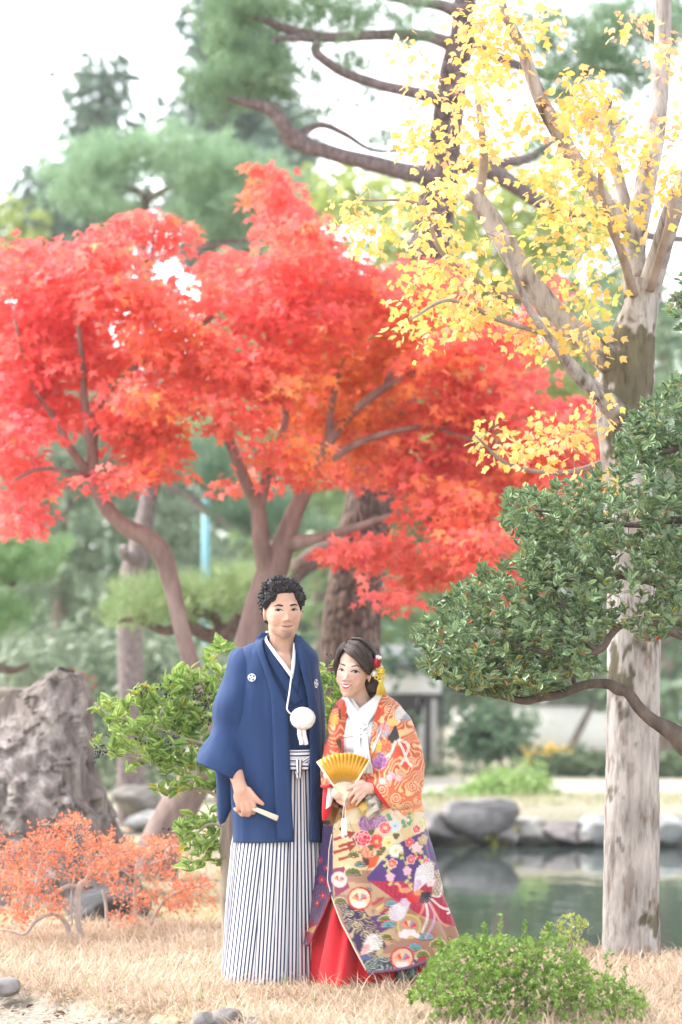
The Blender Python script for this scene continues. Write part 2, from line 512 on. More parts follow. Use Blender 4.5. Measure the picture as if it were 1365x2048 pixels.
m, n, l, b = newmat('pond water')
b.inputs['Base Color'].default_value = (.035, .05, .045, 1); b.inputs['Roughness'].default_value = 0.04; b.inputs['IOR'].default_value = 1.33
tc = N(n, 'ShaderNodeTexCoord'); mp = N(n, 'ShaderNodeMapping'); mp.inputs['Scale'].default_value = (1.6, 1.0, 1); l.new(tc.outputs['Object'], mp.inputs[0])
n1 = N(n, 'ShaderNodeTexNoise', Scale=1.6, Detail=3.0); l.new(mp.outputs[0], n1.inputs['Vector'])
bp = N(n, 'ShaderNodeBump', Strength=0.10, Distance=0.05); l.new(n1.outputs[0], bp.inputs['Height']); l.new(bp.outputs[0], b.inputs['Normal'])
wv = np.array([(-1.2, 13.3, -.38), (60, 13.3, -.38), (60, 29.6, -.38), (-3.5, 29.6, -.38)])
struct(link('pond_water', mesh('pond_water', wv, np.array([(0, 1, 2, 3)]), m)))

# ---- rocks
STONE = bark_mat('garden stone', [(0.25, (.10, .10, .10)), (0.5, (.24, .235, .23)), (0.75, (.42, .41, .40))], (5, 5, 7), .9, 8)
BIGSTONE = bark_mat('streaked stone', [(0.28, (.04, .036, .034)), (0.40, (.115, .10, .093)), (0.52, (.195, .172, .16)), (0.66, (.30, .285, .272)), (0.78, (.46, .445, .43))], (16, 16, 3.5), 1.0, 12)
def rock_mesh(c, r, seed, nu=40, nv=26, rough=.35, cuts=9, tint=(1, 1, 1), pw=.72):
    g = np.random.default_rng(seed)
    V, F = sphere(nu, nv)
    V = np.sign(V) * np.abs(V) ** pw                       # squarish lump
    for _ in range(cuts):                                   # flat faces broken off a boulder
        d = unit(g.normal(size=3)); t = g.uniform(.68, .95)
        h = V @ d; V = V - np.maximum(h - t, 0)[:, None] * d
    V = V * (1 + rough * fbm(V, 2.2, 4, seed * 3.1))[:, None]
    V = V * np.asarray(r, float) + np.asarray(c, float)
    cc = np.asarray(tint) * (1 + .8 * fbm(V, 2.0, 3, seed)[:, None])
    return mesh('rock', V, F, STONE, np.clip(cc, 0, 1.3))
def rock(label, px, py, d, rx, ry, rd, seed, tint=(1, 1, 1), group=None, **kw):
    s = d / K
    o = link('rock', rock_mesh(P(px, py, d), (rx * s, rd, ry * s), seed, tint=tint, **kw))
    return tag(o, label, 'rock', group)

def loft(rows, nu, expo=2.0, n=8):
    """rows (z, x0, x1, y, half depth) -> ring points (rows, nu, 3), smoothed down the rows"""
    r = smooth_path(rows, n)
    a = np.arange(nu) * 2 * math.pi / nu
    ca = np.sign(np.cos(a)) * np.abs(np.cos(a)) ** (2 / expo); sa = np.sign(np.sin(a)) * np.abs(np.sin(a)) ** (2 / expo)
    cx, hx = (r[:, 1] + r[:, 2]) / 2, (r[:, 2] - r[:, 1]) / 2
    return np.stack([cx[:, None] + hx[:, None] * ca, r[:, 3][:, None] + r[:, 4][:, None] * sa, np.repeat(r[:, 0][:, None], nu, 1)], -1)

d = 16.6; s = d / K
rows = [(py, x0, x1) for py, x0, x1 in ((1338, 104, 152), (1344, 88, 166), (1370, 58, 184), (1398, -15, 198), (1425, -80, 210), (1480, -120, 228), (1540, -150, 240), (1610, -165, 262), (1660, -170, 276), (1730, -175, 290), (1820, -180, 300))]
rr = [(EYE - (py - 1359) * s, (x0 - 682.5) * s, (x1 - 682.5) * s, d + .12, .16 + .0021 * (py - 1340)) for py, x0, x1 in rows]
q = loft(rr, 190, 2.6, 16)
nn = fbm(q * (1, 1, .6), 7, 5); n2 = fbm(q * (1, 1, .45), 2.0, 3, 9); n3 = fbm(q, 16, 3, 21)
# slanting split planes: rough broken ledges
u1 = (q[..., 0] * 2.6 + q[..., 2] * 1.0 + q[..., 1] * .6 + 1.6 * n2 + .5 * nn); u2 = (q[..., 2] * 3.4 - q[..., 0] * .9 + 1.5 * nn)
u3 = (q[..., 0] * 7.5 - q[..., 2] * 1.1 + 2.2 * nn + n2)
led = (u1 % 1) * .10 + (u2 % 1) * .05 + (u3 % 1) * .045
cen = q.mean(1, keepdims=True)
fade = np.clip((np.arange(len(q)) / 70.), .10, 1)[:, None, None]
q = q + unit((q - cen) * (1, 1, 0)) * (.10 * nn + .20 * n2 + .02 * n3 - .6 * led)[..., None] * fade
q[..., 2] += .12 * fbm(q * (1, 1, 0), 7, 3) * np.clip(1 - np.arange(len(q)) / 90, 0, 1)[:, None]
gk = np.random.default_rng(15); cen = q.mean(1, keepdims=True)
rad_ = unit((q - cen) * (1, 1, .0) + np.array((0, 0, .15)))
for _ in range(70):                                        # broken flat faces
    a_, b_ = gk.integers(40, len(q)), gk.integers(0, 190)
    p_ = q[a_, b_]; n_ = unit((rad_[a_, b_] + gk.normal(size=3) * .35) * (1, 1, .0))
    w_ = np.clip(1.6 - np.linalg.norm((q - p_) * (1, 1, .6), axis=-1) / gk.uniform(.12, .32), 0, 1)
    q = q - n_ * (np.clip((q - p_) @ n_ + gk.uniform(.0, .02), 0, .045) * w_)[..., None]
ncol = (1 + 1.0 * fbm(q, 2.5, 4, 5))[..., None] * np.array((1.0, .97, .95)) 
ncol = np.where(fbm(q * (1, 1, .4), 4, 3, 31)[..., None] > .13, ncol * (1.2, 1.22, 1.25), ncol)
o = link('garden_rock', mesh('garden_rock', q.reshape(-1, 3), grid_faces(len(q), 190, True), BIGSTONE, np.clip(ncol, .4, 1.6).reshape(-1, 3)))
tag(o, 'tall craggy grey standing rock with a pointed top behind the orange azaleas', 'rock')

rock('blue grey low boulder under the orange azaleas', 205, 1812, 15.2, 95, 38, .35, 4, (.30, .31, .33))
rock('pale rounded stone beyond the tall standing rock', 310, 1640, 24, 60, 22, .4, 6, (2.4, 2.4, 2.4), rough=.12)
rock('grey squat stone in the shade beyond the privet', 275, 1600, 25, 50, 32, .5, 8, (.8, .75, .7))
# far bank of the pond: a row of edging stones
for i, (px, py, rx, ry, t, lab) in enumerate((
        (962, 1648, 68, 48, (.85, .82, .84), 'big block shaped grey stone on the far pond edge'),
        (872, 1662, 46, 32, (.8, .76, .76), 'dark stone left of the big block stone on the far pond edge'),
        (1055, 1668, 48, 26, (1.1, 1.08, 1.02), 'pale stone just right of the big block stone on the pond edge'),
        (1125, 1672, 45, 24, (.95, .85, .85), 'reddish grey low stone midway along the far pond edge'),
        (1196, 1660, 42, 32, (1.1, 1.15, 1.15), 'pale grey stone on the far pond edge beside the pale trunk'),
        (1340, 1664, 44, 30, (1.0, 1.05, 1.05), 'grey pond edge stone seen past the right side of pale trunk'),
        (1268, 1668, 40, 26, (.9, .9, .9), 'pond edge stone behind the pale tree trunk'),
        (1012, 1676, 30, 20, (1.05, 1.0, .95), 'small flat stone at the foot of the big block stone'),
        (1088, 1680, 26, 16, (1.0, .95, .9), 'small stone wedged between the pale and the reddish pond edge stones'),
        (1160, 1680, 28, 16, (.85, .8, .78), 'small dark stone between reddish stone and pale grey stone'))):
    rock(lab, px, py - 4, 28.38 + .06 * (i % 3), rx * 1.12, ry * (1.08 if i else .98), .42 + .05 * (i % 2), 20 + i, np.array(t) * .95, 'stones along the far pond edge', cuts=12, rough=.26, pw=.42 if i == 0 else .62)
# stones that edge the gravel in front
for i, (px, py, rx, ry) in enumerate(((412, 2046, 26, 22), (455, 2044, 32, 26), (500, 2054, 28, 20), (2, 1974, 40, 20))):
    d = 10.62 if i < 3 else (11.9 if i == 3 else 11.6)
    rock(('smaller rounded edging stone next to the gravel end of the stone row', 'largest rounded edging stone in the row sunk in dry grass', 'edging stone farthest from the gravel in the row of three',
          'weathered edging stone at the corner where gravel meets the azalea bank', 'small low edging stone half buried between gravel and grass')[i], px, py, d, rx, ry, .07, 40 + i, (.85, .80, .82), 'edging stones of the grass bank', nu=28, nv=18, rough=.3, cuts=6)

# ---- dry grass
def grass(name, n, xr, yr, hl, cols, seed, zoff=0., keep=None, lean=1.0, w=.0025):
    g = np.random.default_rng(seed)
    x = g.uniform(*xr, n); y = g.uniform(*yr, n)
    k = (gravel_d(x, y) < .03 + .05 * g.random(n)) & (pond_d(x, y) < .12)
    if keep is not None: k &= keep(x, y)
    x, y = x[k], y[k]; n = len(x)
    p = np.stack([x, y, ground_z(x, y) + zoff - .01], -1)
    cl = fbm(p * (1, 1, 0), 3.2, 3, seed)                  # clumps share a direction and a height
    a = 2.2 + 9 * fbm(p * (1, 1, 0), 1.5, 2, 5 + seed) + g.normal(size=n) * 1.3
    L = g.uniform(*hl, n) * (1 + 1.1 * cl)
    e0 = np.clip(g.normal(1.0, .3, n), .3, 1.5); 
    bend = lean * g.uniform(.6, 3.0, n)
    hd = np.stack([np.cos(a), np.sin(a), 0 * a], -1); up = np.array((0, 0, 1.))
    side = np.stack([-np.sin(a), np.cos(a), 0 * a], -1)
    pts = [p]; q = p
    for k in range(3):
        e = e0 - bend * (k + .5) / 3 
        q = q + (hd * np.cos(e)[:, None] + up * np.sin(e)[:, None]) * (L / 3)[:, None]
        pts.append(q)
    V = []
    for k, wd in enumerate((1, .85, .55)): V += [pts[k] - side * w * wd, pts[k] + side * w * wd]
    V.append(pts[3])
    V = np.stack(V, 1)
    V[..., 2] = np.maximum(V[..., 2], p[:, None, 2] + .008)
    F = np.array([(0, 1, 3), (0, 3, 2), (2, 3, 5), (2, 5, 4), (4, 5, 6)])
    F = (F[None] + (np.arange(n) * 7)[:, None, None]).reshape(-1, 3)
    t = np.clip(.5 + 1.2 * fbm(p * (1, 1, 0), 2.4, 2, 17) + g.normal(size=n) * .3, 0, 1)[:, None]
    c = np.array(cols[0]) * (1 - t) + np.array(cols[1]) * t
    gr = (g.random(n) < .04)[:, None]
    c = np.where(gr, np.array((.25, .30, .08)), c) * g.uniform(.8, 1.15, (n, 1))
    return stuff(link(name, mesh(name, V.reshape(-1, 3), F, GRASS, np.repeat(c, 7, 0), False)))
o = grass('dry_grass', 76000, (-1.75, 1.75), (10.3, 14.75), (.05, .14), ((.48, .35, .25), (.66, .53, .42)), 3)
tag(o, 'pale straw coloured dry grass covering the bank under the couple', 'grass')
o = grass('dry_grass', 9000, (-4, .3), (14.7, 21), (.08, .18), ((.42, .36, .18), (.55, .47, .28)), 4, w=.004)
tag(o, 'thin dry grass on the ground behind the azaleas and rock', 'grass')
o = grass('green_grass', 9000, (-1, 9), (28.9, 31.6), (.06, .16), ((.30, .32, .15), (.46, .41, .29)), 5, w=.007)
tag(o, 'short yellow green grass along the far bank of the pond', 'grass')

# litter on the gravel: fine straw bits as stuff, brown leaves one by one
n = 2600; x = rng.uniform(-1.7, -.3, n); y = rng.uniform(10.3, 12.4, n)
k = gravel_d(x, y) > -.02; x, y = x[k], y[k]; n = len(x)
p = np.stack([x, y, ground_z(x, y) + rng.uniform(.002, .012, n)], -1)
t = rng.random((n, 1))
cc = np.array((.44, .35, .26)) * (1 - t) + np.array((.62, .55, .47)) * t
V, F, C = scatter(T_SMALL, p, frames(rdir(n) * (1, 1, .25), rdir(n, 2.5)), rng.uniform(.012, .035, n), cc)
o = tag(stuff(link('straw_litter', mesh('straw_litter', V, F, GRASS, C, False))), 'bleached straw and leaf crumbs lying on the gravel', 'litter')
ms = [mesh('fallen_leaf', *oval_leaf(.3, .14, .5, .2), GRASS, np.repeat(np.array([c]), 10, 0)) for c in ((.14, .07, .05), (.22, .12, .08), (.30, .19, .13))]
cnt = 0
while cnt < 42:
    x, y = rng.uniform(-1.5, -.35), rng.uniform(10.5, 12.0)
    if gravel_d(x, y) < .02 or not 0 < 682.5 + x / y * K < 1365: continue
    o = bpy.data.objects.new('fallen_leaf', ms[cnt % 3]); COL.objects.link(o)
    o.location = (x, y, float(ground_z(np.array([x]), np.array([y]))[0]) + .006)
    o.rotation_euler = (rng.normal() * .5, rng.normal() * .4, rng.uniform(0, 6.3)); o.scale = (rng.uniform(.03, .055),) * 3
    tag(o, 'dry brown curled leaf lying on the pale gravel', 'leaf', 'brown leaves fallen on the gravel'); cnt += 1

# ---- far garden: pavilion, walls, hedge, post
WOODPALE = plain_mat('bleached wood', (.52, .50, .48), .7, .3, 25)
WOODDARK = plain_mat('dark timber', (.05, .045, .04), .7, .3, 25)
PLASTER = plain_mat('white plaster', (.80, .79, .76), .8, .1, 8, .05)
TEAL = plain_mat('turquoise paint', (.15, .34, .38), .5, 0, 6, .08)
ROOFT = plain_mat('grey tile', (.16, .16, .17), .6, .2, 12)
d = 40.; s = d / K
pv = thing('garden_pavilion', 'white panelled garden pavilion with dark and pale posts beyond the pond', 'pavilion', P(840, 1541, d))
def pbox(name, x0, x1, y0, y1, th, mat, par, dd=d, off=0., bev=.01, tilt=0.):
    a, bq = P(x0, y0, dd), P(x1, y1, dd)
    cc = (a + bq) / 2; cc[1] += off
    V, F = box(cc, (abs(bq[0] - a[0]), th, abs(bq[2] - a[2])), 0, bev)
    if tilt: V[:, 0] += (V[:, 2] - V[:, 2].min()) * tilt
    return link(name, mesh(name, V, F, mat, None, False), par)
pbox('panel', 762, 882, 1338, 1388, .06, PLASTER, pv)
pbox('beam', 755, 890, 1326, 1338.5, .16, WOODDARK, pv)
pbox('beam', 758, 888, 1387.5, 1397, .12, WOODDARK, pv)
for x, w, mt, tl in ((772, 9, WOODDARK, 0), (812, 12, WOODDARK, .22), (842, 14, WOODPALE, 0), (868, 9, WOODPALE, 0), (884, 8, WOODDARK, 0)):
    pbox('post', x - w / 2, x + w / 2, 1396.5, 1545, .1, mt, pv, off=.02, tilt=tl)
pbox('back_wall', 760, 884, 1397.5, 1545, .08, WOODDARK, pv, off=1.6)
V = np.array([P(735, 1332, d - .9), P(910, 1332, d - .9), P(910, 1332, d + 2.2), P(735, 1332, d + 2.2), P(765, 1290, d + .2), P(880, 1290, d + .2), P(880, 1290, d + 1.2), P(765, 1290, d + 1.2)])
link('roof', mesh('roof', V, np.array([(0, 3, 2, 1), (4, 5, 6, 7), (0, 1, 5, 4), (1, 2, 6, 5), (2, 3, 7, 6), (3, 0, 4, 7)]), ROOFT, None, False), pv)
wl_ = thing('garden_wall', 'low white plastered garden wall behind the clipped hedge', 'wall', P(1150, 1504, 52))
pbox('wall_face', 905, 1420, 1412, 1510, .25, PLASTER, wl_, 52.)
pbox('coping', 902, 1423, 1404, 1412.5, .42, ROOFT, wl_, 52.)
tp = thing('turquoise_post', 'turquoise painted post standing among the background pines', 'post', P(412, 1541, 34))
V, F = tube(PA([(412, 1590, 34), (412, 1200, 34), (412, 990, 34)]), [.05, .05, .05], 14); link('shaft', mesh('shaft', V, F, TEAL), tp)
V, F = tube(PA([(412, 991, 34), (412, 984, 34)]), [.066, .055], 14); link('cap', mesh('cap', V, F, TEAL), tp)
br = thing('stone_bridge', 'flat brown stone slab bridge behind the tall standing rock', 'bridge', P(-20, 1640, 24))
pbox('slab', -160, 88, 1376, 1400, 1.0, plain_mat('brown stone', (.26, .22, .18), .8, .4, 6), br, 24., bev=.03)
for x in (-120, 40): pbox('pier', x - 18, x + 18, 1399, 1700, .6, STONE, br, 24., .1)
# ------------------------------------------------------------------ trees and shrubs
def mixc(a, b, t):
    t = np.clip(np.asarray(t), 0, 1)[:, None]
    return np.asarray(a) * (1 - t) + np.asarray(b) * t

def spray_leaves(cl, per, rad, flat, droop, size, sj=.25, up=1.6, out=None):
    """leaves round each cluster point: flat sprays that droop at the rim"""
    n = len(cl) * per
    c = np.repeat(cl, per, 0)
    a = rng.uniform(0, 6.283, n); r = rad * np.sqrt(rng.random(n))
    off = np.stack([np.cos(a) * r, np.sin(a) * r, rng.normal(size=n) * flat - droop * (r / rad) ** 2], -1)
    pos = c + off
    ax = unit(off * (1, 1, .3) + rng.normal(size=(n, 3)) * rad * .35 + np.array((0, 0, -.35 * rad)))
    nr = unit(rng.normal(size=(n, 3)) * .75 + np.array((0, 0, up)) + np.array((0, -.75, 0)))
    return pos, frames(ax, nr), size * (1 + sj * rng.normal(size=n)).clip(.5, 1.6)

# ---- red maples
def red_cols(pos):
    px = 682.5 + pos[:, 0] / pos[:, 1] * K; py = 1359 - (pos[:, 2] - EYE) / pos[:, 1] * K
    t = .30 + 1.5 * fbm(pos, 1.1, 3) + .45 * np.exp(-((px - 720) / 260) ** 2 - ((py - 800) / 150) ** 2) + .25 * np.exp(-((px - 300) / 120) ** 2 - ((py - 850) / 160) ** 2)
    t = t + rng.normal(size=len(pos)) * .16
    c = mixc((.85, .165, .185), (.87, .21, .15), t * 1.6)
    c = np.where((t > .62)[:, None], mixc((.87, .21, .15), (.89, .41, .12), (t - .62) * 2.6), c)
    return c * rng.uniform(.8, 1.2, (len(pos), 1))
MAPLEBARK = bark_mat('maple bark', [(0.3, (.17, .125, .11)), (0.55, (.27, .205, .185)), (0.75, (.36, .29, .265))], (12, 12, 3.5), .35)

t1 = Tree('red_maple', 'tall red maple with forked trunk rising behind the groom', 'tree', P(305, 1762, 18), 'red maples behind the couple'); t1.mat = MAPLEBARK
t1.limb([(298, 1790, 18, 54), (322, 1690, 18, 44), (365, 1605, 18, 38), (410, 1530, 18, 33), (455, 1430, 18, 29), (495, 1290, 18, 27), (522, 1200, 18, 28), (548, 1135, 18, 30), (575, 1080, 18, 20)], 'trunk', 24, 8)
for r in ([(540, 1160, 18, 22), (522, 1085, 17.9, 17), (516, 1015, 17.9, 15), (492, 965, 17.8, 12), (462, 890, 17.8, 10), (440, 840, 17.8, 8), (432, 770, 17.7, 6), (455, 690, 17.7, 4)],
          [(517, 1020, 17.9, 13), (535, 950, 17.9, 11), (552, 900, 18, 9), (572, 830, 18, 7), (560, 740, 18.1, 5), (530, 640, 18, 4), (545, 500, 18, 3), (530, 370, 18, 2)],
          [(560, 1110, 18, 24), (588, 1030, 18, 18), (625, 945, 18, 16), (657, 885, 18, 12), (700, 830, 18, 9), (770, 775, 18, 8), (850, 735, 18, 6), (950, 690, 18, 4)],
          [(625, 945, 18, 12), (690, 900, 17.9, 8), (760, 870, 17.9, 6), (860, 850, 17.8, 5), (990, 830, 17.8, 3)],
          [(575, 1090, 18, 18), (640, 1075, 17.8, 10), (710, 1055, 17.6, 8), (800, 1030, 17.5, 6), (880, 1040, 17.4, 5), (950, 1090, 17.4, 4)],
          [(657, 885, 18, 8), (665, 800, 18.1, 7), (690, 700, 18.1, 5), (660, 590, 18.1, 5), (620, 480, 18.1, 3)],
          [(770, 775, 18, 6), (800, 700, 18.2, 5), (820, 620, 18.2, 3)],
          [(860, 850, 17.8, 5), (950, 880, 17.7, 4), (1060, 890, 17.6, 4), (1170, 910, 17.6, 2)]): t1.limb(r)
pads = [(530, 355, 38, 30), (555, 415, 62, 45), (600, 490, 85, 48), (480, 535, 80, 45), (660, 560, 95, 55), (550, 620, 110, 55), (730, 610, 100, 60), (430, 580, 45, 36), (825, 640, 90, 60), (640, 690, 120, 55), (520, 745, 110, 50), (750, 745, 120, 55), (905, 715, 100, 52), (990, 690, 70, 55), (610, 820, 110, 48), (460, 830, 60, 30), (760, 845, 120, 50), (900, 825, 110, 55), (1030, 800, 50, 50), (720, 915, 90, 40), (560, 900, 60, 32), (845, 930, 95, 48), (960, 920, 100, 48), (1090, 885, 90, 50), (1160, 915, 50, 45), (900, 1010, 90, 52), (700, 1090, 55, 28), (830, 1140, 90, 45), (930, 1085, 85, 52), (985, 1150, 60, 40), (1000, 1020, 55, 50), (790, 1190, 45, 22), (475, 960, 35, 22), (620, 945, 50, 22), (760, 1085, 60, 30), (1080, 560, 40, 22), (860, 560, 60, 40), (1130, 830, 60, 40), (1200, 900, 40, 40), (1060, 940, 80, 40), (1040, 720, 50, 40)]
cl, _ = pads_points([p + (18 + .7 * math.sin(i * 2.4) - (.5 if p[1] > 1000 else 0),) for i, p in enumerate(pads)], 2.7, .6)
t1.twigs(cl[rng.random(len(cl)) < .65], .010, .010, .12)
pos, R, s = spray_leaves(cl, 17, .135, .025, .05, .064)
leaves(t1.o, 'leaf', 'foliage', T_MAPLE, pos, R, s, red_cols(pos), REDLEAF, 260)

t2 = Tree('red_maple', 'leaning red maple with a crooked trunk beside the tall standing rock', 'tree', P(478, 1770, 17.6), 'red maples behind the couple'); t2.mat = MAPLEBARK
t2.limb([(480, 1800, 17.6, 30), (462, 1650, 17.6, 26), (436, 1500, 17.6, 22), (402, 1385, 17.6, 19), (380, 1320, 17.6, 17), (362, 1250, 17.6, 16), (346, 1180, 17.6, 17), (325, 1110, 17.6, 20), (292, 1076, 17.6, 19), (240, 1045, 17.6, 16), (205, 1000, 17.6, 15), (187, 945, 17.6, 14), (184, 890, 17.6, 11), (170, 810, 17.6, 8), (165, 720, 17.5, 6), (150, 600, 17.5, 3)], 'trunk', 20, 8)
for r in ([(183, 955, 17.6, 10), (140, 895, 17.5, 8), (105, 830, 17.5, 6), (60, 760, 17.4, 4), (30, 640, 17.3, 3)],
          [(185, 900, 17.6, 8), (205, 800, 17.7, 7), (265, 738, 17.7, 6), (345, 690, 17.8, 6), (430, 630, 17.8, 4)],
          [(184, 955, 17.6, 6), (140, 943, 17.4, 5), (80, 938, 17.3, 4), (30, 960, 17.2, 3)],
          [(265, 738, 17.7, 5), (280, 640, 17.8, 4), (300, 540, 17.8, 3), (310, 450, 17.8, 2)],
          [(184, 890, 17.6, 6), (200, 860, 17.5, 4), (260, 870, 17.4, 4), (320, 890, 17.4, 3)]): t2.limb(r)
pads = [(310, 465, 62, 42), (260, 435, 36, 22), (190, 520, 90, 45), (120, 500, 60, 30), (60, 535, 80, 50), (265, 590, 95, 55), (90, 640, 100, 55), (335, 600, 45, 34), (330, 685, 80, 50), (185, 710, 120, 55), (50, 740, 80, 65), (300, 805, 75, 50), (115, 815, 100, 42), (310, 905, 68, 45), (30, 855, 60, 55), (50, 945, 70, 48), (40, 1030, 48, 38), (400, 690, 60, 55), (390, 770, 55, 45), (250, 860, 60, 40), (255, 950, 60, 24), (-30, 700, 60, 200), (140, 580, 70, 40)]
cl, _ = pads_points([p + (17.6 + .6 * math.sin(i * 2.1 + 1),) for i, p in enumerate(pads)], 2.7, .6)
t2.twigs(cl[rng.random(len(cl)) < .65], .010, .010, .12)
pos, R, s = spray_leaves(cl, 17, .135, .025, .05, .064)
leaves(t2.o, 'leaf', 'foliage', T_MAPLE, pos, R, s, red_cols(pos), REDLEAF, 200)

# ---- pines
def pine_foliage(t, pads, dens, thick, size=.11, cols=((.14, .25, .13), (.26, .39, .22)), name='foliage', per=5, rad=.13, tw=.3, mat=NEEDLE, wide=1.0):
    cl, _ = pads_points(pads, dens, thick)
    if tw: t.twigs(cl[rng.random(len(cl)) < tw], .02, .012, .05)
    n = len(cl) * per
    off = rdir(n) * rad * rng.random((n, 1)) ** .5 * (1, 1, .6)
    pos = np.repeat(cl, per, 0) + off
    ax = unit(off / rad * .8 + rng.normal(size=(n, 3)) * .35 + np.array((0, -.1, .75)))
    c = mixc(cols[0], cols[1], .5 + 1.3 * fbm(pos, 2.2, 2) + rng.normal(size=n) * .25)
    tpl = T_PINE if wide == 1.0 else needle_tuft(18, .012 * wide)
    return leaves(t.o, 'tuft', name, tpl, pos, frames(ax, rdir(n)), size * rng.uniform(.8, 1.2, n), c, mat)

t3 = Tree('black_pine', 'big pine with dark plated trunk standing behind the bride', 'tree', P(706, 1700, 21)); t3.mat = PINEBARK
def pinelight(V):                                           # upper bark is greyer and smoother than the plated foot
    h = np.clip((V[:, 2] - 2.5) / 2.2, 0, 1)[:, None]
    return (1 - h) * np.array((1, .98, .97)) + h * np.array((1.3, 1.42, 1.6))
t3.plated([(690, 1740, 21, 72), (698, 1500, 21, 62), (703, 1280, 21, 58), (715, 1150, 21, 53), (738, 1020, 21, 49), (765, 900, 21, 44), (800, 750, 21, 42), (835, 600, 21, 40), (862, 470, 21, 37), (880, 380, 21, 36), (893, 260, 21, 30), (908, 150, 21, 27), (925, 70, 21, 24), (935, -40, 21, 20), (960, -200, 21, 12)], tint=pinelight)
for r in ([(900, 345, 21, 26), (835, 348, 20.9, 19), (740, 326, 20.8, 17), (660, 305, 20.7, 16), (590, 280, 20.6, 18), (562, 240, 20.5, 15), (535, 215, 20.5, 13), (490, 205, 20.4, 9), (455, 195, 20.4, 4)],
          [(590, 275, 20.6, 10), (640, 250, 20.7, 7), (690, 268, 20.8, 6), (745, 300, 20.9, 4), (820, 302, 21, 3)],
          [(905, 205, 21, 18), (840, 188, 20.8, 13), (760, 170, 20.7, 11), (695, 148, 20.6, 11), (655, 125, 20.5, 10), (630, 100, 20.5, 10), (640, 86, 20.5, 9)],
          [(920, 95, 21, 18), (850, 72, 20.9, 12), (750, 70, 20.7, 11), (650, 75, 20.6, 11), (580, 60, 20.5, 10), (530, 40, 20.4, 7), (490, 30, 20.4, 4)],
          [(640, 78, 20.6, 9), (600, 75, 20.5, 8), (545, 78, 20.4, 5)],
          [(930, 30, 21, 18), (880, 10, 20.9, 12), (830, 5, 20.8, 9), (770, -5, 20.7, 6)],
          [(890, 320, 21, 24), (980, 342, 21.1, 18), (1050, 385, 21.2, 16), (1120, 422, 21.3, 14), (1200, 440, 21.4, 11), (1290, 470, 21.5, 9), (1380, 480, 21.5, 7)],
          [(980, 330, 21.1, 12), (1040, 320, 21.2, 11), (1060, 315, 21.3, 9), (1110, 280, 21.3, 5)],
          [(925, 80, 21, 14), (1010, 120, 21.3, 11), (1100, 150, 21.5, 9), (1200, 140, 21.6, 6), (1290, 150, 21.6, 4)],
          [(735, 1110, 21, 30), (665, 1102, 20.8, 24), (610, 1128, 20.6, 22), (570, 1165, 20.5, 20), (505, 1215, 20.3, 18), (455, 1265, 20.2, 17), (420, 1272, 20.1, 15), (370, 1250, 20, 12), (330, 1262, 20, 9), (280, 1240, 20, 8), (235, 1240, 20, 4)],
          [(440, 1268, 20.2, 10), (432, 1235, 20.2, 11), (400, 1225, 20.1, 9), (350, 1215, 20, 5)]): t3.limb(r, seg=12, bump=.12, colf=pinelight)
D = 20.6
pine_foliage(t3, [(x, y, a, b, dd) for x, y, a, b, dd in (
    (450, 30, 60, 35, D), (520, 20, 80, 40, D), (620, 30, 60, 35, D), (440, 90, 50, 30, D), (520, 110, 60, 26, D), (700, 20, 40, 25, D), (420, 165, 40, 25, D), (470, 165, 70, 30, D), (560, 160, 60, 25, D), (430, 215, 40, 20, D),
    (700, 130, 30, 10, D), (1090, 60, 60, 30, 21.5), (1170, 110, 80, 40, 21.5), (1240, 60, 80, 40, 21.5), (1120, 170, 70, 25, 21.5), (1260, 150, 60, 30, 21.5), (1210, 240, 60, 26, 21.8), (1340, 60, 50, 60, 21.6), (1080, 290, 30, 16, 21.3), (760, 25, 60, 16, 20.7), (690, 105, 40, 10, D), (820, 75, 50, 10, 20.8), (640, 235, 36, 10, 20.6), (770, 285, 40, 8, 20.9), (840, 20, 40, 14, 20.8), (730, 200, 30, 8, 20.7))], 5.5, .55, .13)
pine_foliage(t3, [(x, y, a, b, 20.1) for x, y, a, b in ((300, 1195, 70, 35), (390, 1185, 70, 28), (450, 1200, 60, 30), (260, 1230, 50, 25), (360, 1225, 50, 20), (500, 1160, 60, 26))], 6, .5, .12, ((.24, .36, .15), (.38, .50, .25)), 'low_foliage')

t4 = Tree('garden_pine', 'broad pine with pale grey trunk growing behind the left maple', 'tree', P(270, 1660, 25)); t4.mat = PINEBARK
gl = lambda V: np.ones((len(V), 3)) * (1.6, 1.75, 1.95)
t4.limb([(262, 1700, 25, 30), (262, 1400, 25, 26), (262, 1180, 25, 25), (278, 1100, 25, 22), (298, 1000, 25, 18), (310, 900, 25, 17), (300, 700, 25, 15), (285, 520, 25, 13), (290, 410, 25, 11), (300, 385, 24.9, 8)], 'trunk', 20, 8, .12, colf=gl)
for r in ([(275, 1120, 25, 14), (252, 1110, 24.7, 10), (248, 1095, 24.6, 9)],
          [(296, 400, 24.9, 8), (330, 380, 24.8, 6), (360, 370, 24.7, 4)], [(294, 400, 24.9, 8), (270, 378, 24.8, 6), (235, 372, 24.7, 4)],
          [(300, 520, 25, 8), (420, 490, 24.6, 7), (500, 480, 24.5, 5), (540, 470, 24.5, 3)],
          [(310, 920, 25, 10), (390, 905, 24.8, 8), (440, 900, 24.8, 5)],
          [(560, 1080, 24.6, 6), (500, 1060, 24.7, 9), (420, 1025, 24.8, 9), (375, 990, 24.9, 10), (305, 950, 25, 12)]): t4.limb(r, colf=gl)
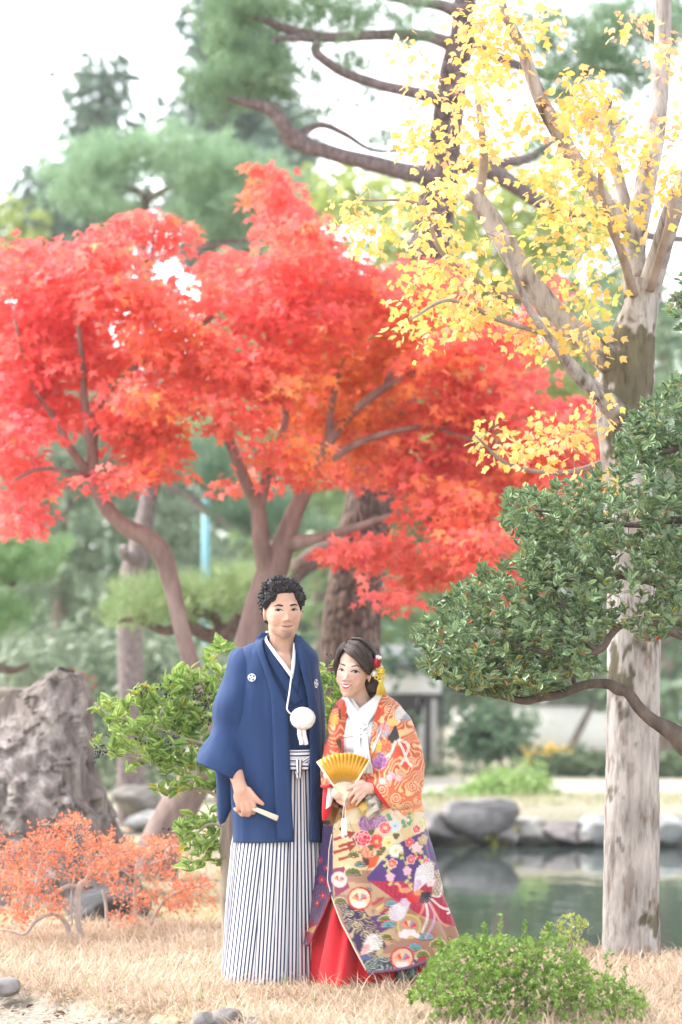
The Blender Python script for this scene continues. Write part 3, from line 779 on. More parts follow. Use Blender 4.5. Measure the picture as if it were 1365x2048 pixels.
pine_foliage(t4, [(x, y, a, b, 24.6) for x, y, a, b in ((170, 330, 70, 40), (260, 310, 80, 40), (360, 310, 90, 45), (460, 330, 80, 45), (150, 390, 60, 40), (230, 420, 60, 30), (420, 380, 90, 35), (520, 360, 60, 40), (430, 440, 70, 40), (520, 440, 70, 45), (380, 430, 40, 30), (560, 390, 50, 30))], 5.5, .7, .15, ((.23, .37, .22), (.38, .53, .34)))
pine_foliage(t4, [(x, y, a, b, 24.7) for x, y, a, b in ((420, 900, 80, 28), (500, 1010, 90, 40), (440, 970, 60, 30), (400, 945, 80, 25), (560, 1050, 70, 30))], 5.5, .6, .15, ((.12, .22, .14), (.22, .33, .21)), 'low_foliage')
t5 = Tree('garden_pine', 'low cloud pruned pine with tiers of needles at the stone bridge', 'tree', P(-40, 1660, 22)); t5.mat = PINEBARK
t5.limb([(-60, 1700, 22, 26), (-40, 1450, 22, 22), (-60, 1250, 22, 18), (-20, 1150, 22, 12), (30, 1170, 22, 6)], 'trunk', 16, 6, .12)
t5.limb([(-50, 1320, 22, 12), (20, 1340, 22, 8), (60, 1330, 22, 5)])
pine_foliage(t5, [(x, y, a, b, 22) for x, y, a, b in ((50, 1115, 80, 36), (-30, 1100, 80, 45), (20, 1225, 55, 34), (-40, 1240, 70, 30), (40, 1150, 60, 15))], 6.5, .5, .13, ((.16, .30, .12), (.28, .44, .20)))

# ---- yellow trident maple with the pale trunk
TWIGB = bark_mat('twig bark', [(0.3, (.20, .15, .125)), (0.7, (.36, .29, .25))], (20, 20, 8), .3)
t6 = Tree('trident_maple', 'yellow leaved maple with a thick pale trunk at the edge of the pond', 'tree', P(1262, 1917, 13.1)); t6.mat = PALEBARK
def palecol(V):
    g = fbm(V, 6, 4, 3); m = fbm(V * (1, 1, .5), 9, 4, 12)
    px = 682.5 + V[:, 0] / V[:, 1] * K; py = 1359 - (V[:, 2] - EYE) / V[:, 1] * K
    w = np.maximum.reduce([.95 * np.exp(-((px - 1262) / 62) ** 2 - ((py - 740) / 130) ** 2), .58 * np.exp(-((px - 1240) / 45) ** 2 - ((py - 1340) / 90) ** 2),
                           .66 * np.exp(-((px - 1305) / 28) ** 2 - ((py - 1850) / 70) ** 2), .30 * np.exp(-((px - 1280) / 40) ** 2 - ((py - 480) / 80) ** 2),
                           .42 * np.exp(-((px - 1225) / 20) ** 2 - ((py - 1590) / 60) ** 2), .40 * np.exp(-((px - 1290) / 60) ** 2 - ((py - 1290) / 60) ** 2), .36 * np.exp(-((px - 1230) / 60) ** 2 - ((py - 900) / 90) ** 2)])
    moss = (sstep(.0, .16, m * 1.3 + 1.0 * fbm(V * (1, 1, .6), 30, 3, 77) + w - .40))[:, None] * .9
    c = np.array((1.0, .98, .97)) * (1 + .7 * g[:, None])
    spot = sstep(.20, .26, fbm(V * (1, 1, .45), 17, 3, 40))[:, None]
    c = c * (1 - .6 * spot)
    flake = sstep(.10, .14, fbm(V * (1, 1, .3), 26, 3, 90))[:, None]
    c = c * (1 - flake) + c * np.array((.72, .66, .62)) * flake
    return np.clip(c * (1 - moss) + np.array((.20, .185, .10)) * (1 + 1.6 * g[:, None]) * moss, .05, 1.2)
DY = 13.1
rw = lambda a: [(x, y, DY + z, r) for x, y, z, r in a]
t6.limb(rw([(1266, 1960, 0, 66), (1263, 1905, 0, 59), (1263, 1800, 0, 56), (1264, 1650, 0, 55), (1266, 1480, 0, 53), (1268, 1300, 0, 53), (1262, 1100, 0, 50), (1252, 930, 0, 48), (1246, 840, 0, 52), (1252, 750, 0, 58), (1268, 670, 0, 44), (1282, 610, 0, 36), (1290, 560, 0, 30)]), 'trunk', 96, 26, .045, 14., colf=palecol)
for r in ([(1278, 600, 0, 30), (1268, 500, .1, 24), (1285, 400, .2, 22), (1312, 260, .3, 20), (1325, 100, .4, 17), (1328, -40, .4, 15)],
          [(1295, 590, 0, 24), (1322, 500, -.1, 22), (1350, 410, -.2, 20), (1385, 330, -.2, 17)],
          [(1268, 590, -.1, 10), (1248, 520, -.25, 9), (1222, 450, -.3, 9), (1204, 395, -.35, 7), (1200, 330, -.4, 4)],
          [(1300, 580, -.1, 10), (1318, 520, -.2, 9), (1338, 450, -.3, 8), (1345, 380, -.3, 6)],
          [(1255, 750, 0, 36), (1195, 702, -.1, 27), (1110, 628, -.15, 25), (1035, 525, -.2, 23), (975, 430, -.2, 21), (938, 386, -.2, 20)],
          [(958, 395, -.2, 11), (968, 320, -.25, 9), (962, 250, -.3, 7), (950, 160, -.3, 4)],
          [(1242, 830, -.1, 26), (1195, 785, -.3, 18), (1150, 742, -.4, 16), (1118, 700, -.5, 10), (1060, 620, -.55, 7), (1020, 520, -.6, 5), (1000, 450, -.6, 3)],
          [(1290, 480, .1, 18), (1240, 440, .1, 17), (1160, 335, 0, 17), (1085, 205, -.1, 15), (1045, 100, -.1, 12), (1008, 20, -.2, 9), (1000, -40, -.2, 6)],
          [(1255, 420, .3, 12), (1228, 320, .35, 12), (1210, 240, .4, 11), (1218, 195, .4, 9)],
          [(1050, 600, -.3, 7), (950, 560, -.5, 5), (880, 500, -.6, 5), (840, 410, -.7, 3), (720, 400, -.8, 2)],
          [(1100, 670, -.5, 5), (1000, 640, -.7, 5), (900, 600, -.8, 4), (820, 640, -.9, 2)],
          [(1225, 920, .1, 8), (1130, 945, -.1, 5), (1020, 930, -.2, 4), (950, 870, -.3, 2)]): t6.limb(rw(r), seg=18, bump=.07, colf=palecol if r[0][3] > 11 else None, mat=None if r[0][3] > 11 else TWIGB)
pads = [(960, 40, 75, 50), (985, 110, 55, 45), (945, 200, 55, 60), (930, 300, 75, 55), (925, 350, 45, 25), (860, 270, 50, 50), (850, 420, 60, 40), (760, 430, 80, 30), (675, 395, 55, 14), (900, 500, 85, 45), (860, 570, 75, 42), (950, 600, 85, 45), (850, 655, 65, 28), (1075, 660, 45, 40), (1130, 690, 60, 30), (985, 560, 30, 30), (1130, 320, 90, 55), (1100, 230, 55, 50), (1200, 190, 70, 40), (1240, 270, 70, 50), (1150, 420, 70, 50), (1215, 440, 55, 50), (1330, 260, 45, 50), (1340, 370, 35, 50), (1340, 120, 35, 60), (1130, 490, 55, 45), (1170, 580, 50, 40), (1195, 640, 32, 30), (1030, 50, 60, 45), (1130, 845, 60, 35), (1080, 895, 80, 24), (1000, 885, 50, 18), (1185, 830, 34, 34), (985, 850, 25, 14), (1190, 960, 35, 25), (835, 140, 25, 60), (1280, 15, 40, 16), (1160, 200, 40, 40)]
cl, _ = pads_points([p + (DY - .35 + .35 * math.sin(i * 2.7),) for i, p in enumerate(pads)], 1.2, .35)
t6.twigs(cl, .006, .007, .12, mat=TWIGB)
pos, R, s = spray_leaves(cl, 13, .10, .035, .06, .038, up=.9)
t = .45 + 1.1 * fbm(pos, 2.0, 2) + rng.normal(size=len(pos)) * .22
c = mixc((.86, .54, .11), (.88, .65, .29), t)
w = 1.6 * fbm(pos, 1.3, 2, 50) + rng.normal(size=len(pos)) * .25
px_, py_ = 682.5 + pos[:, 0] / pos[:, 1] * K, 1359 - (pos[:, 2] - EYE) / pos[:, 1] * K
w = w + .35 * (py_ < 330)
c = np.where((w > .42)[:, None], mixc((.90, .58, .32), (.86, .42, .28), (w - .42) * 3), c)
c = np.where((w < -.28)[:, None], np.array((.58, .62, .16)), c)
leaves(t6.o, 'leaf', 'foliage', T_TRI, pos, R, s, c * rng.uniform(.85, 1.15, (len(pos), 1)), REDLEAF, 300)

# ---- evergreen shrub leaning in from the right
def in_poly(x, y, poly):
    r = np.zeros(len(x), bool); n = len(poly); j = n - 1
    for i in range(n):
        xi, yi = poly[i]; xj, yj = poly[j]
        k = ((yi > y) != (yj > y)) & (x < (xj - xi) * (y - yi) / (yj - yi + 1e-9) + xi)
        r ^= k; j = i
    return r
def poly_points(polys, n, d, thick):
    out = []
    tot = 0
    while tot < n:
        x0 = min(p[0] for q in polys for p in q); x1 = max(p[0] for q in polys for p in q)
        y0 = min(p[1] for q in polys for p in q); y1 = max(p[1] for q in polys for p in q)
        x = rng.uniform(x0, x1, 4000); y = rng.uniform(y0, y1, 4000)
        k = np.zeros(4000, bool)
        for q in polys: k |= in_poly(x, y, q)
        x, y = x[k], y[k]; dd = d + rng.normal(size=len(x)) * thick
        out.append(np.stack([(x - 682.5) * dd / K, dd, EYE - (y - 1359) * dd / K], -1)); tot += len(x)
    return np.vstack(out)[:n]
def rosettes(pts, per, size, up=.7, spread=1.0, outc=None, tilt=.35):
    n = len(pts) * per
    d0 = unit(rng.normal(size=(len(pts), 3)) * .45 + np.array((0, -.35, up)) + (0 if outc is None else outc))
    d = np.repeat(d0, per, 0)
    q = unit(np.cross(d, rdir(n)))
    ax = unit(d * rng.uniform(.25, 1.0, (n, 1)) + q * spread)
    nr = unit(d - ax * .4 + rng.normal(size=(n, 3)) * tilt)
    pos = np.repeat(pts, per, 0) + d * rng.uniform(-1.0, .4, (n, 1)) * size * .7
    return pos, frames(ax, nr), size * rng.uniform(.65, 1.15, n)
DS = 11.55
t7 = Tree('evergreen_shrub', 'glossy leaved evergreen shrub reaching across the pale trunk on long bent branches', 'shrub', P(1470, 1988, DS))
SHB = bark_mat('shrub bark', [(0.3, (.055, .042, .036)), (0.7, (.16, .125, .105))], (20, 20, 8), .4); t7.mat = SHB
sr = lambda a, z=0: [(x, y, DS + z, r) for x, y, r in a]
t7.limb(sr([(1470, 2000, 40), (1465, 1800, 36), (1450, 1600, 34), (1440, 1400, 30), (1435, 1150, 24), (1430, 900, 16), (1420, 700, 8)]), 'trunk', 20)
for r, z in (([(1450, 1560, 30), (1385, 1498, 26), (1345, 1464, 19), (1305, 1440, 13), (1278, 1415, 12), (1256, 1385, 11), (1236, 1378, 12), (1215, 1368, 10), (1170, 1370, 9), (1120, 1388, 9), (1075, 1396, 9), (1045, 1401, 8), (980, 1388, 5), (915, 1382, 3)], 0),
             ([(1440, 1290, 14), (1350, 1265, 10), (1290, 1240, 8), (1245, 1250, 7), (1222, 1270, 7), (1200, 1300, 7), (1150, 1310, 6), (1085, 1302, 5), (1020, 1288, 3)], -.15),
             ([(1195, 1302, 5), (1165, 1275, 4), (1145, 1235, 4), (1120, 1200, 3)], -.15),
             ([(1435, 1180, 12), (1340, 1170, 9), (1230, 1150, 7), (1120, 1150, 5), (1040, 1180, 3)], .1),
             ([(1432, 1050, 10), (1350, 1040, 8), (1260, 1050, 6), (1150, 1030, 4), (1070, 1020, 3)], .05),
             ([(1428, 900, 9), (1350, 900, 6), (1290, 920, 4), (1250, 960, 3)], .0),
             ([(1420, 700, 6), (1385, 640, 4), (1345, 590, 3)], 0),
             ([(1080, 1396, 6), (1065, 1370, 5), (1035, 1350, 4), (960, 1320, 2)], -.1),
             ([(1150, 1375, 5), (1140, 1340, 4), (1090, 1330, 3)], .1)): t7.limb(sr(r, z), seg=14, bump=.1, bs=25.)
polyA = [(1400, 735), (1345, 760), (1290, 800), (1240, 855), (1225, 935), (1130, 965), (1015, 985), (1000, 1050), (1045, 1105), (1000, 1125), (950, 1140), (930, 1170), (850, 1210), (828, 1260), (835, 1325), (900, 1372), (1000, 1380), (1100, 1360), (1195, 1350), (1215, 1330), (1190, 1300), (1225, 1262), (1290, 1272), (1400, 1280)]
pts = poly_points([polyA], 1420, DS, .24)
hole = fbm(pts, 3.2, 3, 60); pts = pts[hole > -.20]
pts = np.vstack([pts, poly_points([[(1332, 560), (1400, 540), (1400, 680), (1345, 660)]], 22, DS, .1)])
pts = np.vstack([pts, poly_points([[(845, 1310), (890, 1362), (960, 1388), (1050, 1390), (1130, 1372), (1060, 1340), (960, 1320)]], 170, DS - .05, .16)])
t7.twigs(pts, .007, .007, .1, rtip=.0013)
pos, R, s = rosettes(pts, 9, .043, 1.0)
t = rng.random(len(pos)) + .9 * fbm(pos, 3, 2)
c = mixc((.10, .175, .09), (.27, .38, .17), t)
low = sstep(1290, 1380, 1359 - (pos[:, 2] - EYE) / pos[:, 1] * K)
c = np.where((rng.random(len(pos)) < .05 + .22 * low)[:, None], np.array((.28, .26, .06)), c)
c = np.where((rng.random(len(pos)) < .012)[:, None], np.array((.45, .16, .06)), c)
leaves(t7.o, 'leaf', 'foliage', T_OBOV, pos, R, s, c, GLOSSLEAF, 300, True)

# ---- privet behind the groom
DP = 12.75
t8 = Tree('privet_shrub', 'light green privet with black berries growing right behind the groom', 'shrub', P(456, 1930, DP))
t8.mat = bark_mat('privet bark', [(0.3, (.26, .21, .16)), (0.7, (.46, .39, .31))], (20, 20, 8), .3)
t8.limb(sr([(456, 1945, 10), (452, 1800, 9), (450, 1650, 9), (462, 1540, 8), (480, 1440, 7), (520, 1360, 5), (560, 1330, 3)], DP - DS), 'trunk', 14, 8, .08, 30.)
for r in ([(458, 1560, 5), (420, 1527, 4), (350, 1528, 3.5), (280, 1522, 3), (225, 1505, 2), (200, 1498, 1.5)], [(470, 1500, 5), (420, 1490, 4), (350, 1472, 3.5), (290, 1445, 3), (225, 1432, 2), (190, 1405, 1.5)],
          [(475, 1470, 4), (430, 1440, 3), (395, 1390, 3), (375, 1340, 2)], [(490, 1430, 4), (450, 1390, 3), (432, 1340, 2)], [(452, 1600, 4), (400, 1578, 3), (340, 1580, 2), (310, 1580, 1.5)],
          [(450, 1650, 4), (415, 1650, 3), (380, 1675, 2), (345, 1660, 1.5)], [(450, 1720, 4), (400, 1720, 3), (370, 1728, 1.5)], [(460, 1560, 4), (560, 1480, 4), (640, 1440, 3), (665, 1400, 2), (650, 1340, 1.5)], [(600, 1460, 3), (670, 1450, 2.5), (690, 1420, 1.5)]):
    t8.limb(sr(r, DP - DS + rng.uniform(-.12, .1)), seg=7)
pp = [(370, 1365, 40, 35), (430, 1345, 25, 30), (300, 1400, 50, 25), (225, 1420, 40, 22), (400, 1400, 40, 30), (340, 1430, 60, 25), (260, 1450, 40, 20), (400, 1450, 50, 30), (300, 1500, 50, 25), (250, 1510, 30, 18), (370, 1520, 50, 25), (420, 1500, 30, 30), (345, 1565, 40, 20), (410, 1560, 30, 25), (355, 1655, 25, 15), (400, 1640, 30, 30), (390, 1690, 35, 25), (430, 1690, 20, 30), (380, 1725, 25, 12), (640, 1340, 16, 25), (650, 1390, 25, 40), (675, 1380, 14, 40), (650, 1450, 22, 40), (690, 1430, 20, 25), (230, 1480, 35, 14), (440, 1300, 14, 16)]
cl, _ = pads_points([p + (DP + .1 * math.sin(i * 3),) for i, p in enumerate(pp)], 3.4, .13)
t8.twigs(cl, .004, .008, .06)
pos, R, s = rosettes(cl, 8, .064, .9, .8, tilt=.6)
t = rng.random(len(pos)) + .8 * fbm(pos, 4, 2)
c = mixc((.20, .35, .07), (.46, .58, .18), t)
c = np.where((rng.random(len(pos)) < .03)[:, None], np.array((.50, .40, .06)), c)
leaves(t8.o, 'leaf', 'foliage', oval_leaf(.22, .09, .5, .12), pos, R, s, c, leaf_mat('privet leaf', .35, .35, .5), 300, True)
BERRY = plain_mat('black berry', (.012, .012, .02), .3, 0, 30)
for bx, by, nb in ((200, 1505, 26), (400, 1392, 16), (412, 1432, 26), (345, 1473, 14), (335, 1378, 12), (288, 1375, 7), (325, 1500, 12), (277, 1482, 10), (413, 1410, 14), (662, 1328, 6), (338, 1665, 3)):
    mb = MB(); c0 = P(bx, by, DP - .12)
    for _ in range(nb):
        q = c0 + rng.normal(size=3) * (.02, .015, .02)
        V, F = ellipsoid(q, (.0045, .0045, .0055), 8, 6); mb.add(V, F)
        V, F = tube(np.array([q, q + (c0 + (.01, .01, .012) - q) * .8]), [.0009, .0009], 4); mb.add(V, F)
    mb.build('berry_cluster', BERRY, t8.o)

# ---- orange azaleas on the left
AZB = bark_mat('azalea bark', [(0.3, (.30, .25, .23)), (0.7, (.52, .46, .42))], (20, 20, 8), .4)
def azalea(label, base, limbs, pads, d, dens, cols, per=8):
    t = Tree('azalea_bush', label, 'shrub', base, 'orange azaleas by the rock'); t.mat = AZB
    for i, r in enumerate(limbs): t.limb([(x, y, d + z, w * .78) for x, y, z, w in r], 'trunk' if i < 1 else 'branch', 10, 6, .12, 30.)
    cl, _ = pads_points([p + (d + .2 * math.sin(i * 2.3),) for i, p in enumerate(pads)], dens, .25)
    t.twigs(cl, .006, .012, .02, rtip=.0013)
    pos, R, s = rosettes(cl, per, .025, .8, 1.0, tilt=.5)
    pos = pos + rng.normal(size=pos.shape) * .016
    tt = .4 + 1.3 * fbm(pos, 3, 2) + rng.normal(size=len(pos)) * .3
    leaves(t.o, 'leaf', 'foliage', T_SMALL, pos, R, s, mixc(cols[0], cols[1], tt) * rng.uniform(.8, 1.2, (len(pos), 1)), REDLEAF, 60)
azalea('orange azalea on gnarled pale stems with a cut stub, before the standing rock', P(158, 1888, 14),
       [[(160, 1895, 0, 10), (158, 1850, 0, 8), (156, 1800, 0, 8), (160, 1772, 0, 9), (172, 1762, 0, 8)],
        [(158, 1775, 0, 7), (140, 1772, 0, 6), (120, 1780, -.05, 5), (95, 1795, -.1, 5), (70, 1780, -.1, 4), (45, 1755, -.1, 3), (10, 1740, -.1, 2)],
        [(142, 1890, 0, 8), (134, 1850, 0, 7), (110, 1828, -.05, 5), (75, 1840, -.1, 5), (50, 1868, -.1, 4), (20, 1862, -.1, 3), (-10, 1860, -.1, 2)],
        [(120, 1780, -.05, 3), (105, 1775, -.1, 3), (98, 1765, -.1, 2)], [(170, 1765, 0, 4), (180, 1730, 0, 3), (150, 1680, 0, 2)], [(70, 1780, -.1, 3), (80, 1730, 0, 2), (110, 1690, 0, 1)], [(145, 1850, 0, 2), (143, 1790, 0, 2), (150, 1740, .1, 1)]],
       [(135, 1650, 55, 18), (60, 1700, 80, 26), (30, 1770, 60, 36), (180, 1700, 60, 26), (110, 1735, 80, 22), (30, 1830, 50, 26), (-20, 1720, 60, 50), (200, 1680, 40, 16), (110, 1680, 60, 24), (140, 1640, 30, 12), (75, 1785, 50, 24), (200, 1750, 40, 26), (110, 1820, 40, 20)], 14., 8, ((.66, .17, .10), (.74, .32, .15)))
azalea('orange azalea with thin upright stems between the standing rock and the groom', P(272, 1852, 14.5),
       [[(272, 1862, 0, 6), (270, 1800, 0, 5), (272, 1755, 0, 4), (275, 1750, 0, 3)], [(272, 1758, 0, 3), (300, 1730, -.05, 3), (340, 1715, -.1, 2)], [(272, 1758, 0, 3), (245, 1740, 0, 2), (220, 1715, 0, 2)],
        [(300, 1850, 0, 5), (330, 1800, 0, 4), (370, 1780, 0, 3), (410, 1770, 0, 2)], [(215, 1860, 0, 5), (212, 1810, 0, 4), (205, 1780, 0, 2)]],
       [(260, 1695, 80, 20), (300, 1705, 70, 24), (330, 1690, 40, 18), (290, 1745, 70, 22), (220, 1740, 40, 24), (360, 1770, 50, 24), (395, 1800, 36, 28), (330, 1800, 50, 26), (265, 1790, 50, 20), (400, 1765, 26, 16), (240, 1835, 50, 12)], 14.5, 9, ((.64, .17, .11), (.74, .33, .16)))

# ---- small green azalea in front, sprig beyond it
def leaf_mound(name, label, base, polys, n, d, thick, size, cols, per=9, nobj=0, mat=LEAF, shoots=()):
    t = Tree(name, label, 'shrub', base)
    t.limb([(682.5 + base[0] / base[1] * K, 1359 - (base[2] - .03 - EYE) / base[1] * K, base[1], 6), (682.5 + base[0] / base[1] * K + 3, 1359 - (base[2] + .10 - EYE) / base[1] * K, base[1], 4)], 'stem')
    pts = poly_points(polys, n, d, thick)
    for (x, y0, y1) in shoots:
        m = 7; pts = np.vstack([pts, np.stack([P(x + rng.normal() * 2, yy, d) for yy in np.linspace(y0, y1, m)])])
    t.twigs(pts[::3] if len(pts) > 600 else pts, .004, .006, .0)
    pos, R, s = rosettes(pts, per, size, 1.1, .9, tilt=.5)
    tt = rng.random(len(pos)) * .8 + fbm(pos, 5, 2) + .2
    leaves(t.o, 'leaf', 'foliage', T_SMALL, pos, R, s, mixc(cols[0], cols[1], tt), mat, nobj)
    return t
pm = [(815, 2000), (850, 1940), (880, 1895), (930, 1872), (1000, 1872), (1060, 1880), (1110, 1868), (1150, 1895), (1180, 1935), (1230, 1960), (1290, 1985), (1300, 2035), (1250, 2075), (900, 2075), (850, 2050), (870, 2010)]
leaf_mound('azalea_bush', 'small bright green azalea mound growing out of the dry grass in front of the pond', P(1050, 2040, 10.68), [pm], 2500, 10.68, .17, .0185, ((.07, .16, .025), (.24, .38, .06)), 9, 60,
           shoots=((1000, 1885, 1832), (1050, 1890, 1845), (970, 1885, 1850), (1100, 1880, 1848), (1215, 1965, 1905), (1250, 1985, 1935), (925, 1890, 1870), (880, 1910, 1880), (820, 2010, 1990)))
leaf_mound('seedling_shrub', 'thin yellow green sprig standing between the green azalea and the pond', P(1140, 1925, 13.), [[(1080, 1870), (1110, 1840), (1160, 1825), (1180, 1850), (1170, 1890), (1100, 1890)]], 60, 13., .06, .028, ((.22, .32, .07), (.42, .48, .12)), 5)

# ---- far planting: leaf masses that belong to single trees and shrubs
FARBARK = BARK
def far_tree(name, label, base, rows, pads, dens, d, thick, size, cols, per=6, rad=.35, cat='tree', group=None, mat=LEAF, tpl=T_SMALL, up=.9):
    t = Tree(name, label, cat, base, group)
    for i, r in enumerate(rows): t.limb([(x, y, d, w) for x, y, w in r], 'trunk' if i == 0 else 'branch', 10, 5, .1, 5.)
    cl, _ = pads_points([p + (d + .6 * thick * math.sin(i * 2.9),) for i, p in enumerate(pads)], dens, thick)
    pos, R, s = spray_leaves(cl, int(per * 1.5), rad, rad * .35, rad * .25, size * 1.45, up=up)
    tt = .5 + 1.6 * fbm(pos, .8, 3) + rng.normal(size=len(pos)) * .25
    st = leaves(t.o, 'leaf', 'foliage', tpl, pos, R, s, mixc(cols[0], cols[1], tt), mat)
    return t
G1, G2, G3 = ((.07, .13, .075), (.15, .23, .13)), ((.22, .30, .06), (.42, .48, .12)), ((.12, .20, .11), (.24, .32, .19))
def conifer(label, base, x, top, bot, w, d, cols):
    pads = []
    n = 9
    for i in range(n):
        y = top + (bot - top) * (i + .3) / n; ww = w * (.25 + .75 * math.sin(math.pi * min(.75, (i + .6) / n * .8)))
        for q in (-.5, .45): pads.append((x + q * ww * rng.uniform(.5, 1.1), y + rng.uniform(-10, 10), ww * rng.uniform(.45, .65), (bot - top) / n * .6))
    far_tree('conifer', label, base, [[(x, bot + 400, 22), (x, bot, 16), (x, top, 3)]], pads, 3.6, d, .9, .2, cols, 9, .42, 'tree', 'far conifers')
conifer('narrow blue green conifer standing alone against the white sky', P(200, 1480, 60), 200, 112, 560, 75, 60., ((.09, .15, .10), (.17, .24, .17)))
conifer('tall broad dark conifer behind the big pine', P(470, 1480, 58), 480, -40, 560, 140, 58., ((.07, .125, .09), (.14, .21, .15)))
conifer('lower dark conifer at the far end of the tree line', P(90, 1480, 62), 95, 330, 720, 90, 62., ((.08, .14, .10), (.15, .22, .16)))
conifer('dark conifer showing between the red maples', P(560, 1480, 56), 570, 250, 800, 110, 56., ((.08, .135, .10), (.16, .23, .17)))
far_tree('broadleaf_tree', 'yellow green broadleaf tree glowing between the pine trunk and pale trunk', P(1000, 1500, 48), [[(1010, 1540, 18), (1000, 1100, 14), (1000, 600, 6)], [(1000, 900, 7), (900, 700, 4)]],
         [(1000, 430, 90, 50), (920, 520, 90, 60), (1080, 500, 90, 60), (1000, 600, 110, 60), (880, 640, 90, 60), (1120, 620, 90, 60), (1000, 720, 120, 60), (1180, 720, 80, 60), (900, 760, 90, 50), (1080, 820, 110, 60), (680, 360, 70, 35), (760, 350, 70, 30), (640, 400, 60, 40), (780, 480, 80, 50), (1120, 450, 60, 40), (960, 860, 90, 50), (880, 420, 80, 50), (1060, 360, 70, 40), (820, 560, 70, 50), (1180, 400, 60, 50)], 1.7, 48., 1.4, .2, G2, 7, .4)
far_tree('broadleaf_tree', 'yellow green tree at the far end of the tree line beside the dark conifer', P(10, 1480, 60), [[(20, 1540, 14), (20, 700, 5)]], [(20, 440, 50, 45), (-20, 500, 60, 70), (40, 520, 50, 50)], 1.6, 60., 1.2, .22, G2, 7, .4)
far_tree('broadleaf_tree', 'green tree filling the gap right of the pale trunk', P(1340, 1520, 45), [[(1330, 1550, 16), (1330, 1000, 12), (1320, 500, 5)]], [(1330, 640, 80, 70), (1340, 760, 80, 80), (1330, 900, 90, 80), (1240, 1000, 90, 80), (1350, 1080, 80, 80), (1330, 1240, 90, 80), (1340, 1380, 80, 60), (1230, 560, 60, 50), (1250, 640, 60, 50), (1180, 1080, 80, 70)], 1.4, 45., 1.2, .2, G3, 7, .4)
far_tree('broadleaf_tree', 'soft green tree behind the red maple crowns', P(640, 1500, 50), [[(640, 1540, 18), (640, 900, 10), (640, 560, 5)]], [(600, 560, 120, 60), (700, 650, 120, 70), (560, 720, 120, 70), (720, 800, 120, 70), (600, 880, 130, 70), (740, 950, 120, 70), (620, 1030, 120, 70), (450, 640, 90, 60), (400, 820, 100, 70), (830, 1040, 120, 60), (860, 1150, 110, 60), (640, 1130, 110, 60), (830, 1250, 100, 60), (960, 1260, 110, 60), (700, 1230, 90, 60), (950, 980, 100, 50), (1080, 960, 80, 60), (1050, 1100, 90, 70)], 1.2, 50., 1.3, .22, ((.15, .25, .09), (.30, .40, .17)), 7, .42)
far_tree('broadleaf_tree', 'grey green tree with loose foliage behind the standing rock', P(130, 1500, 38), [[(130, 1560, 20), (120, 1200, 14), (150, 900, 6)], [(120, 1200, 9), (60, 1050, 5)], [(125, 1180, 8), (230, 1060, 4)]],
         [(60, 900, 90, 60), (160, 960, 90, 60), (240, 1040, 80, 50), (60, 1020, 90, 60), (150, 1080, 90, 60), (100, 1180, 110, 60), (220, 1140, 90, 50), (60, 1280, 90, 60), (200, 1270, 110, 60), (340, 1080, 90, 50), (400, 1130, 80, 50), (330, 1190, 90, 50), (30, 700, 70, 80), (250, 880, 80, 50), (350, 980, 70, 50), (200, 780, 80, 70), (120, 700, 80, 70)], 1.5, 38., 1.0, .15, ((.15, .215, .13), (.27, .33, .22)), 7, .32)
far_tree('broad_shrub', 'grey green rounded shrub mass behind the standing rock and bridge', P(190, 1560, 30), [[(190, 1620, 14), (190, 1400, 8)]], [(40, 1330, 90, 50), (150, 1320, 80, 50), (260, 1330, 90, 50), (330, 1400, 80, 50), (230, 1430, 80, 60), (300, 1480, 80, 50), (200, 1500, 70, 50), (400, 1420, 60, 50), (320, 1300, 70, 40), (420, 1330, 70, 60), (260, 1545, 90, 30)], 1.7, 30., .6, .10, ((.14, .20, .12), (.26, .31, .20)), 8, .25, 'shrub')
far_tree('broad_shrub', 'dark green shrub mass in the shade behind the couple', P(600, 1540, 36), [[(600, 1600, 12), (600, 1400, 8)]], [(440, 1300, 80, 50), (560, 1290, 90, 50), (660, 1320, 80, 50), (780, 1290, 70, 45), (520, 1380, 90, 50), (640, 1400, 90, 50), (480, 1460, 90, 60), (620, 1500, 90, 60), (740, 1440, 60, 50), (420, 1530, 80, 40)], 1.6, 36., .6, .12, ((.05, .11, .055), (.11, .18, .09)), 8, .28, 'shrub')
far_tree('broad_shrub', 'dusky green thicket above the white wall behind the pond', P(1000, 1500, 46), [[(1000, 1540, 14), (1000, 1400, 8)], [(980, 1540, 8), (950, 1380, 4)], [(1120, 1540, 9), (1180, 1420, 6), (1210, 1380, 3)]], [(900, 1330, 80, 40), (1000, 1340, 90, 40), (1100, 1340, 90, 45), (1190, 1350, 60, 45), (930, 1390, 60, 24), (1290, 1440, 60, 50), (1360, 1460, 50, 60), (1300, 1340, 70, 40)], 1.7, 46., .5, .15, ((.08, .13, .08), (.17, .22, .14)), 8, .3, 'shrub')
far_tree('round_shrub', 'round clipped green shrub on a bare stem beyond the pond', P(985, 1545, 39), [[(1000, 1560, 4), (1000, 1480, 4)], [(978, 1560, 3), (970, 1480, 3)]], [(965, 1450, 55, 45), (1010, 1440, 55, 40), (985, 1475, 70, 35), (940, 1480, 40, 25)], 5, 39., .3, .09, ((.07, .14, .075), (.15, .24, .12)), 8, .18, 'shrub')
far_tree('clipped_hedge', 'low dark clipped hedge in front of the white wall', P(1220, 1552, 37.5), [[(1220, 1565, 3), (1220, 1530, 3)]], [(x, 1528, 45, 26) for x in range(1090, 1420, 30)] + [(920, 1540, 60, 14), (850, 1540, 60, 14)], 6, 37.5, .4, .07, ((.05, .09, .04), (.11, .16, .07)), 8, .16, 'hedge')
